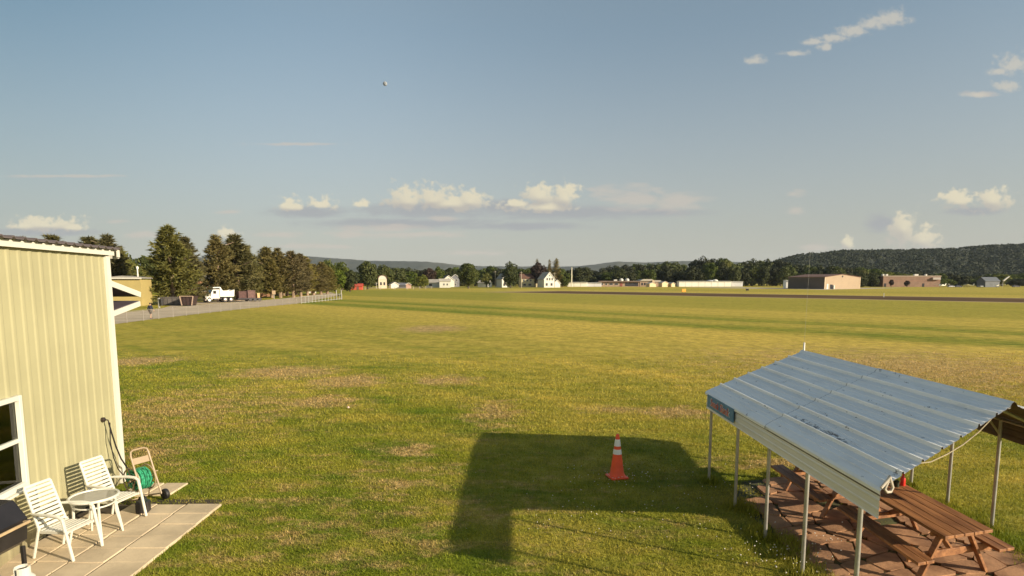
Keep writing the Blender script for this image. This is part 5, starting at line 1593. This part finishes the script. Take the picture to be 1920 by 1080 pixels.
for px, w_, h_, lb in ((1221, 5.2, 3.0, 'pale cream shed at the right end of the school building'), (1244, 5.0, 3.7, 'cream gabled hut just right of the school building'), (1259, 3.0, 3.0, 'smallest cream hut farthest right of the school building')):
    house('cream_hut', lb, px, 537, 428, w_, 4.5, h_ * .72, h_, R(20), mat('cream_boards', (0.66, 0.50, 0.30), .7), M_hst, 'front', [], cat='shed', trim=False)
def long_low(name, label, px0, px1, Y, h_, m1, rz, extra=None, seg=4.2):
    a_, b_ = at(px0, 530, Y), at(px1, 530, Y)
    L = (b_ - a_).length
    t = thing(name, label, 'building', ((a_.x + b_.x) / 2, Y, 0), rz)
    MB().bbox((0, 3, h_ / 2), (L, 6, h_), .12).build('wall', m1, t)
    r = MB(); r.extrude([(-.6, h_ - .02), (6.6, h_ - .02), (6.6, h_ + .12), (3, h_ + .35), (-.6, h_ + .12)], -L / 2 - .2, L / 2 + .2, Matrix.Rotation(math.pi / 2, 4, 'Z') @ Matrix.Scale(-1, 4, (0, 1, 0)))
    for i, v in enumerate(r.v): pass
    r.v = [(v[0], abs(v[1]) if False else v[1], v[2]) for v in r.v]
    # keep the roof over the walls
    ys2 = [v[1] for v in r.v]; sh_ = 3 - (min(ys2) + max(ys2)) / 2
    r.v = [(v[0], v[1] + sh_, v[2]) for v in r.v]
    xs2 = [v[0] for v in r.v]; sx = (min(xs2) + max(xs2)) / 2
    r.v = [(v[0] - sx, v[1], v[2]) for v in r.v]
    r.build('roof', M_wf, t)
    s = MB()
    n = int(L / seg)
    for k in range(1, n): s.box((-L / 2 + L * k / n, -.03, h_ / 2), (.12, .06, h_ - .1))
    s.build('panel_seams', mat('grey_seam', (0.45, 0.42, 0.38), .7), t)
    return t
M_lw = mat('white_panels', (0.80, 0.77, 0.69), .5, .05, .3)
t = long_low('white_panel_building', 'long white panel sided building in front of the dark belt', 1273, 1371, 436, 3.7, M_lw, 0)
MB().lathe([(0, 3.6), (2.2, 3.6), (2.0, 4.4), (1.2, 5.1), (0, 5.3)], (8, 3, 0), 16).build('roof_dome', M_wf, t, True)
MB().lathe([(0, 3.6), (2.6, 3.6), (2.3, 4.3), (1.2, 4.7), (0, 4.8)], (4.5, 3, 0), 16).build('roof_dome', mat('grey_dome', (0.4, 0.4, 0.42), .5), t, True)
long_low('white_panel_annex', 'greyer white annex adjoining the right end of the long panel building', 1371.5, 1393, 440, 3.5, mat('shaded_white_panels', (0.55, 0.55, 0.57), .5, .05, .3), 0)  # shade is put into the greyer copy of the white panels
long_low('white_wall_building', 'low white building below the flagpole left of the school', 1064, 1101, 432, 3.0, M_lw, R(-3))
long_low('pale_grey_annex', 'pale grey sloping annex between the flagpole building and the school', 1101, 1128, 436, 2.6, mat('pale_grey_panels', (0.55, 0.54, 0.56), .5, .05, .3), R(3))
long_low('small_white_unit', 'small white boxy unit at the dark end of the beige hangar', 1474, 1483, 352, 4.2, M_lw, R(-10), seg=1.5)
# beige hangar
C_ = at(1545.5, 542, 306)
bg_ = thing('beige_hangar', 'beige metal hangar with a sunlit gable end and a dark long side', 'hangar', (C_.x, 306, 0), R(28))
M_bs = mat('beige_steel', (0.33, 0.235, 0.145), .55, .05, .2)
M_bd = mat('shaded_beige_steel', (0.115, 0.085, 0.065), .6, .08, .2)  # darker copy of the beige: shade of the long side put into colour
GW, GD = 28.5, 21.0
MB().extrude([(0, 0), (GW, 0), (GW, 5.9), (GW * .48, 7.3), (0, 5.9)], 0, GD).build('wall', M_bs, bg_)
MB().box((-.08, GD / 2, 2.9), (.12, GD - .2, 5.5)).build('shaded_side', M_bd, bg_)
b = MB(); b.extrude([(-.4, 5.92), (GW * .48, 7.34), (GW + .4, 5.92), (GW + .4, 6.12), (GW * .48, 7.56), (-.4, 6.12)], -.3, GD + .3); b.build('roof', M_hbr, bg_)
MB().bbox((2.2, -.06, 1.3), (1.3, .1, 2.6), .02).build('door', M_wf, bg_)
MB().bbox((5.2, -.06, 1.2), (2.0, .1, 2.2), .02).build('dark_door', M_pane, bg_)
MB().bbox((6.4, -.5, 1.0), (.7, .8, 1.9), .05).build('service_box', M_wf, bg_)
MB().lathe([(0, 0), (.45, 0), (.45, .1), (0, .1)], (GW * .48, -.02, 6.3), 14, Matrix.Rotation(math.pi / 2, 4, 'X')).build('gable_vent', M_pane, bg_)
b = MB(); b.box((.15, -.04, 2.95), (.3, .08, 5.9)); b.box((GW - .15, -.04, 2.95), (.3, .08, 5.9)); b.build('corner_trim', mat('pale_beige_trim', (0.68, 0.52, 0.34), .5), bg_)
# brick long building
p0_, p1_ = at(1656, 535, 425), at(1762, 535, 425)
LB = (p1_ - p0_).length
bb = thing('long_brick_building', 'long flat roofed pinkish brick building right of the beige hangar', 'building', ((p0_.x + p1_.x) / 2, 425, 0), R(-1))
M_pb = mat('dusty_pink_brick', (0.25, 0.155, 0.11), .85, .12, .3)
MB().box((0, 8, 3.6), (LB, 16, 7.2)).build('wall', M_pb, bb)
MB().box((0, 8, 7.4), (LB + .6, 16.6, .5)).build('parapet', mat('pale_coping', (0.46, 0.36, 0.28), .8), bb)
MB().box((0, -.04, 4.1), (LB, .1, .22)).build('string_course', mat('red_course', (0.32, 0.15, 0.10), .8), bb)
MB().box((LB / 2 - 3.5, -.8, 5.7), (5.2, 1.6, 1.5)).build('canopy', mat('grey_canopy', (0.42, 0.36, 0.32), .7), bb)
for x_, w_ in ((6.2, 2.8), (-14, 1.4), (-16.5, 1.2), (13, 1.2)): MB().bbox((x_, 6, 8.2), (w_, 1.6, 1.3), .1).build('rooftop_unit', M_wf, bb)
for x_ in (-18, 8): MB().bbox((x_, -.05, 1.2), (1.4, .12, 2.4), .02).build('door', M_pane, bb)
# poles
def upole(px, ytop, Y, r_, m1, name, label, cross=False):
    p = at(px, ytop, Y)
    t = thing(name, label, 'pole', (p.x, Y, 0))
    MB().tube([(0, 0, 0), (0, 0, p.z)], [r_, r_ * .7], 8).build('shaft', m1, t, True)
    if cross: MB().box((0, 0, p.z - .6), (2.0, .15, .15)).build('crossarm', m1, t)
    else: MB().lathe([(0, 0), (r_ * 1.5, .1), (0, .3)], (0, 0, p.z), 10).build('finial', m1, t, True)
M_pw = mat('weathered_pole_wood', (0.42, 0.36, 0.28), .8)
upole(928.5, 508, 380, .20, M_pw, 'utility_pole', 'weathered utility pole left of the small peaked house', True)
upole(977.5, 509, 380, .20, M_pw, 'utility_pole', 'weathered utility pole at the left edge of the yellow house', True)
upole(1014, 507, 410, .16, M_pw, 'utility_pole', 'slim utility pole left of the large white house', True)
upole(1040, 511, 375, .18, M_pw, 'utility_pole', 'utility pole in front of the right side of the large white house', True)
upole(1072, 502, 425, .42, mat('white_flagpole_paint', (0.7, 0.64, 0.5), .5), 'flagpole', 'thick white flagpole standing over the low white building')
# airfield markers
p = gp(1282, 548.5)
am = thing('airfield_marker', 'bright orange yellow marker board beside the runway', 'marker', p, R(10))
MB().bbox((0, 0, .75), (1.5, .25, 1.0), .05).build('board', mat('orange_yellow_paint', (0.85, 0.33, 0.02), .5), am)
for x_ in (-.5, .5): MB().box((x_, 0, .12), (.1, .1, .25)).build('foot', M_blk, am)
p = gp(1401, 545.2)
dm = thing('airfield_marker', 'small black marker box beyond the runway', 'marker', p)
MB().bbox((0, 0, .5), (1.1, .6, .7), .06).build('box', M_blk, dm)
for x_ in (-.35, .35): MB().box((x_, 0, .08), (.1, .3, .16)).build('foot', M_blk, dm)
p = gp(1657, 557)
ms_ = thing('runway_edge_post', 'thin white runway edge post standing on the dark runway', 'post', p)
MB().tube([(0, 0, .1), (0, 0, 1.0)], .07, 8).build('shaft', M_wf, ms_, True); MB().lathe([(0, 0), (.16, 0), (.1, .1), (0, .1)], n=10).build('base', M_wf, ms_)
# white ball lying on the grass
p = gp(653, 766)
tag(MB().lathe([(.0, 0), (.02, .003), (.034, .014), (.04, .034), (.034, .054), (.02, .066), (0, .07)], p, 12).build('ball', mat('pinkish_white_ball', (0.75, 0.5, 0.45), .5), None, True), 'tiny pale ball lying on the grass beyond the second brown patch', 'ball')

# aeroplanes, cars and the windsock at the far right
def plane(px, Y, rz, m1, m2, label, s=1.0):
    p = at(px, 536, Y)
    t = thing('small_airplane', label, 'airplane', (p.x, Y, 0), rz, 'light airplanes parked at the far right')
    MB().tube([(2.6 * s, 0, 1.25 * s), (2.2 * s, 0, 1.25 * s), (1.2 * s, 0, 1.3 * s), (0, 0, 1.4 * s), (-1.5 * s, 0, 1.25 * s), (-3.6 * s, 0, 1.15 * s)], [.22 * s, .48 * s, .60 * s, .66 * s, .40 * s, .12 * s], 10).build('fuselage', m1, t, True)
    MB().bbox((.4 * s, 0, 2.02 * s), (1.5 * s, 9.6 * s, .16 * s), .06).build('wing', m1, t)
    MB().extrude([(-2.7 * s, 1.2 * s), (-3.7 * s, 1.2 * s), (-3.9 * s, 2.5 * s), (-3.4 * s, 2.5 * s)], -.05, .05).build('tail_fin', m2, t)
    MB().bbox((-3.4 * s, 0, 1.2 * s), (.8 * s, 3.0 * s, .08), .03).build('tailplane', m1, t)
    MB().bbox((.9 * s, 0, 1.72 * s), (.9 * s, .9 * s, .5 * s), .1).build('cockpit_glass', M_pane, t)
    for x_, y_3 in ((1.8, 0), (.1, 1.0), (.1, -1.0)):
        MB().tube([(x_ * s, y_3 * s * .6, 1.0 * s), (x_ * s, y_3 * s, .25)], .05, 6).build('strut', m1, t)
        MB().lathe([(0, -.08), (.2, -.08), (.22, 0), (.2, .08), (0, .08)], (x_ * s, y_3 * s, .22), 12, Matrix.Rotation(math.pi / 2, 4, 'X')).build('wheel', M_blk, t, True)
M_pw1 = mat('white_aircraft_paint', (0.80, 0.76, 0.66), .35)
M_py = mat('cream_yellow_paint', (0.70, 0.62, 0.34), .4)
plane(1766, 400, R(200), M_pw1, M_pw1, 'white airplane parked at the right end of the brick building')
plane(1814, 405, R(150), M_py, M_pw1, 'cream yellow airplane parked between the cars and the grey shed', .95)
plane(1870, 398, R(220), M_pw1, M_pw1, 'white airplane parked right of the grey blue shed', .9)
def car(px, Y, rz, m1, label):
    p = at(px, 536, Y)
    t = thing('parked_car', label, 'car', (p.x, Y, 0), rz, 'cars parked at the far right')
    MB().extrude([(2.1, .35), (2.15, .75), (1.1, .92), (-1.7, .95), (-2.1, .85), (-2.1, .35)], -.85, .85).build('body', m1, t)
    MB().extrude([(1.0, .92), (.35, 1.42), (-1.1, 1.44), (-1.75, .95)], -.74, .74).build('cabin', M_pane, t)
    MB().bbox((-.35, 0, 1.45), (1.3, 1.36, .05), .02).build('roof', m1, t)
    for x_ in (-1.3, 1.35):
        for y_3 in (-.8, .8): MB().lathe([(0, -.1), (.3, -.1), (.33, 0), (.3, .1), (0, .1)], (x_, y_3, .33), 14, Matrix.Rotation(math.pi / 2, 4, 'X')).build('wheel', M_blk, t, True)
car(1783, 395, R(8), mat('silver_car_paint', (0.42, 0.42, 0.46), .3), 'silver car parked first right of the white airplane')
car(1797, 398, R(4), mat('dark_blue_car_paint', (0.04, 0.045, 0.08), .3), 'dark blue car parked left of the cream yellow airplane')
car(1905, 400, R(-5), mat('grey_car_paint', (0.16, 0.15, 0.17), .3), 'dark grey car parked right of the windsock')
car(1838, 402, R(80), M_tw, 'white car seen end on left of the grey blue shed')
house('grey_blue_shed', 'grey blue shed with a shallow roof among the parked airplanes', 1853, 537, 412, 10, 7, 4.0, 6.4, R(4), mat('grey_blue_steel', (0.11, 0.12, 0.135), .6, .1, .3), mat('slate_roof', (0.13, 0.14, 0.155), .6), 'side', [], cat='shed', trim=False)
p = at(1880, 536, 392)
ws_ = thing('windsock', 'white windsock tilted on a pole near the right edge', 'windsock', (p.x, 392, 0))
MB().tube([(0, 0, 0), (0, 0, 4.6)], .09, 8).build('pole', M_wf, ws_, True)
MB().tube([(0, 0, 4.1), (1.3, 0, 5.2), (2.6, 0, 6.2), (3.6, 0, 6.9)], [.55, .5, .42, .32], 12).build('sock', M_wf, ws_, True)
# field fence far left of centre
ff = [at(x_, 542, 1150 * 4 / (yy - HZ)) for x_, yy in ((600, 543.2), (690, 543.5), (760, 542.8), (812, 541.2))]
ff = [Vector((q.x, q.y, 0)) for q in ff]
fw = thing('field_fence', 'thin pale post and wire fence in front of the red shed and houses', 'fence', ff[0])
dd_ = polyl(ff)
s_ = 0
while s_ < dd_[-1]:
    q = along(ff, dd_, s_) - ff[0]
    MB().box(q + Vector((0, 0, .65)), (.22, .22, 1.3)).build('fence_post', M_pw, fw)
    s_ += 7.5
b = MB()
for z in (.5, .9, 1.2):
    for i in range(len(ff) - 1): b.bar(ff[i] - ff[0] + Vector((0, 0, z)), ff[i + 1] - ff[0] + Vector((0, 0, z)), .03, .03)
b.build('wire', M_pw, fw)
# moon
mp = at(722, 157, 9000)
moon = MB().lathe([(30 * math.sin(math.pi * i / 16), -30 * math.cos(math.pi * i / 16)) for i in range(17)], mp, 24).build('moon', mat('moon_dust', (0.27, 0.29, 0.31), .95, .3, .05), None, True)
tag(moon, 'small pale gibbous moon high in the blue sky', 'moon')

# ================================================================== GRASS BLADES, CLOVER
g = np.random.default_rng(17)
NB = 400000
y0_, y1_ = 7.0, 36.0
# more blades close by, thinning with distance
u_ = g.random(NB)
pw = 0.55
yy = (y0_ ** pw + u_ * (y1_ ** pw - y0_ ** pw)) ** (1 / pw)
xx = g.uniform(-1, 1, NB) * (yy * .88 + .4)
lx = (xx - A0.x) * wy.x + (yy - A0.y) * wy.y
keep = lx > .02
keep |= yy > 12.2
keep &= g.random(NB) < np.clip((36 - yy) / 22, 0, 1)
in_patio = (xx < -5.17) & (yy < 10.62)
in_pair = (xx < -6.4) & (yy > 11.05) & (yy < 11.8)
yl = yy - SH * (xx - 5.93)
in_flag = (xx > 4.15) & (xx < 7.45) & (yl > 6.85) & (yl < 12.3) & ~((xx < 4.7) & (yl > 11.2))
rnd = g.random(NB)
keep &= ~(in_patio & (rnd > .012)) & ~(in_pair & (rnd > .03)) & ~(in_flag & (rnd > .13))
xx, yy = xx[keep], yy[keep]
near_flag = in_flag[keep]
n = len(xx)
# tufts left long round the poles and along the slabs
ex, ey = [], []
for t in TL + [.45, .6, .8]:
    c = sp3(.021, t, 0) + SB
    ex.append(c.x + g.normal(0, .10, 260)); ey.append(c.y + g.normal(0, .12, 260))
for t in TR:
    c = sp3(.979, t, 0) + SB
    ex.append(c.x + g.normal(0, .10, 260)); ey.append(c.y + g.normal(0, .14, 260))
for q in range(26):
    c = shx(4.18 + g.normal(0, .08), g.uniform(6.9, 11.2)); ex.append(c[0] + g.normal(0, .10, 160)); ey.append(c[1] + g.normal(0, .16, 160))
for q in range(20):
    c = shx(7.5 + g.normal(0, .10), g.uniform(7.0, 12.3)); ex.append(c[0] + g.normal(0, .12, 160)); ey.append(c[1] + g.normal(0, .18, 160))
ex, ey = np.concatenate(ex), np.concatenate(ey)
hh = np.concatenate([g.uniform(.018, .050, n) * np.where(near_flag, .8, 1.0) * (1 + .35 * (yy > 16)), g.uniform(.05, .15, len(ex))])
xx, yy = np.concatenate([xx, ex]), np.concatenate([yy, ey])
n = len(xx)
az_ = g.uniform(0, 2 * np.pi, n); wdt = (.0055 + .0055 * g.random(n)) * np.clip(yy / 11, .8, 2.6)
lean_ = g.uniform(.1, .95, n) * hh
la = g.uniform(0, 2 * np.pi, n)
base = np.stack([xx, yy, np.zeros(n)], 1)
side = np.stack([np.cos(az_), np.sin(az_), np.zeros(n)], 1) * wdt[:, None]
tip = base + np.stack([np.cos(la) * lean_, np.sin(la) * lean_, hh], 1)
v = np.stack([base - side, base + side, tip], 1).reshape(-1, 3)
tag(obj('grass', np_mesh('grass', v, np.arange(3 * n).reshape(-1, 3), blade_mat())), 'short mown green grass growing over the near field', 'grass', kind='stuff')
cv_, cfc = [], []
def clover(x_, y_4, k=1.0):
    z = g.uniform(.05, .09); r_ = g.uniform(.006, .012) * k
    i0 = len(cv_)
    cv_.extend([(x_ + r_, y_4, z), (x_ - r_, y_4, z), (x_, y_4 + r_, z), (x_, y_4 - r_, z), (x_, y_4, z + r_), (x_, y_4, z - r_)])
    for a_, b_2, c_ in ((0, 2, 4), (2, 1, 4), (1, 3, 4), (3, 0, 4), (2, 0, 5), (1, 2, 5), (3, 1, 5), (0, 3, 5)): cfc.append((i0 + a_, i0 + b_2, i0 + c_))
for q in range(110):
    c = gp(g.uniform(980, 1420), g.uniform(875, 1020)); clover(c.x, c.y)
for q in range(80):
    c = gp(g.normal(1480, 60), g.normal(1045, 22)); clover(c.x, c.y, 1.25)
for q in range(60):
    c = gp(g.normal(1160, 40), g.normal(898, 10)); clover(c.x, c.y, 1.1)
for q in range(50):
    c = gp(g.uniform(320, 1500), g.uniform(830, 1075)); clover(c.x, c.y, .6)
tag(obj('clover_flowers', np_mesh('clover_flowers', np.array(cv_), np.array(cfc), mat('clover_white', (0.72, 0.66, 0.58), .7))), 'tiny white clover heads dotted through the shaded grass', 'clover', kind='stuff')

# ================================================================== HAZE
hz_ = MB().box((0, 3200, 149), (15000, 8000, 302))
M_hz = bpy.data.materials.new('summer_haze'); M_hz.use_nodes = True
nt = M_hz.node_tree; nt.nodes.clear()
pv = nd(nt, 'ShaderNodeVolumePrincipled', {'Color': (0.74, 0.86, 1.0, 1), 'Density': 3.8e-5, 'Anisotropy': 0.0})
nt.links.new(pv.outputs[0], nd(nt, 'ShaderNodeOutputMaterial').inputs['Volume'])
tag(hz_.build('haze', M_hz), 'thin pale summer haze over the whole airfield', 'haze', kind='stuff')
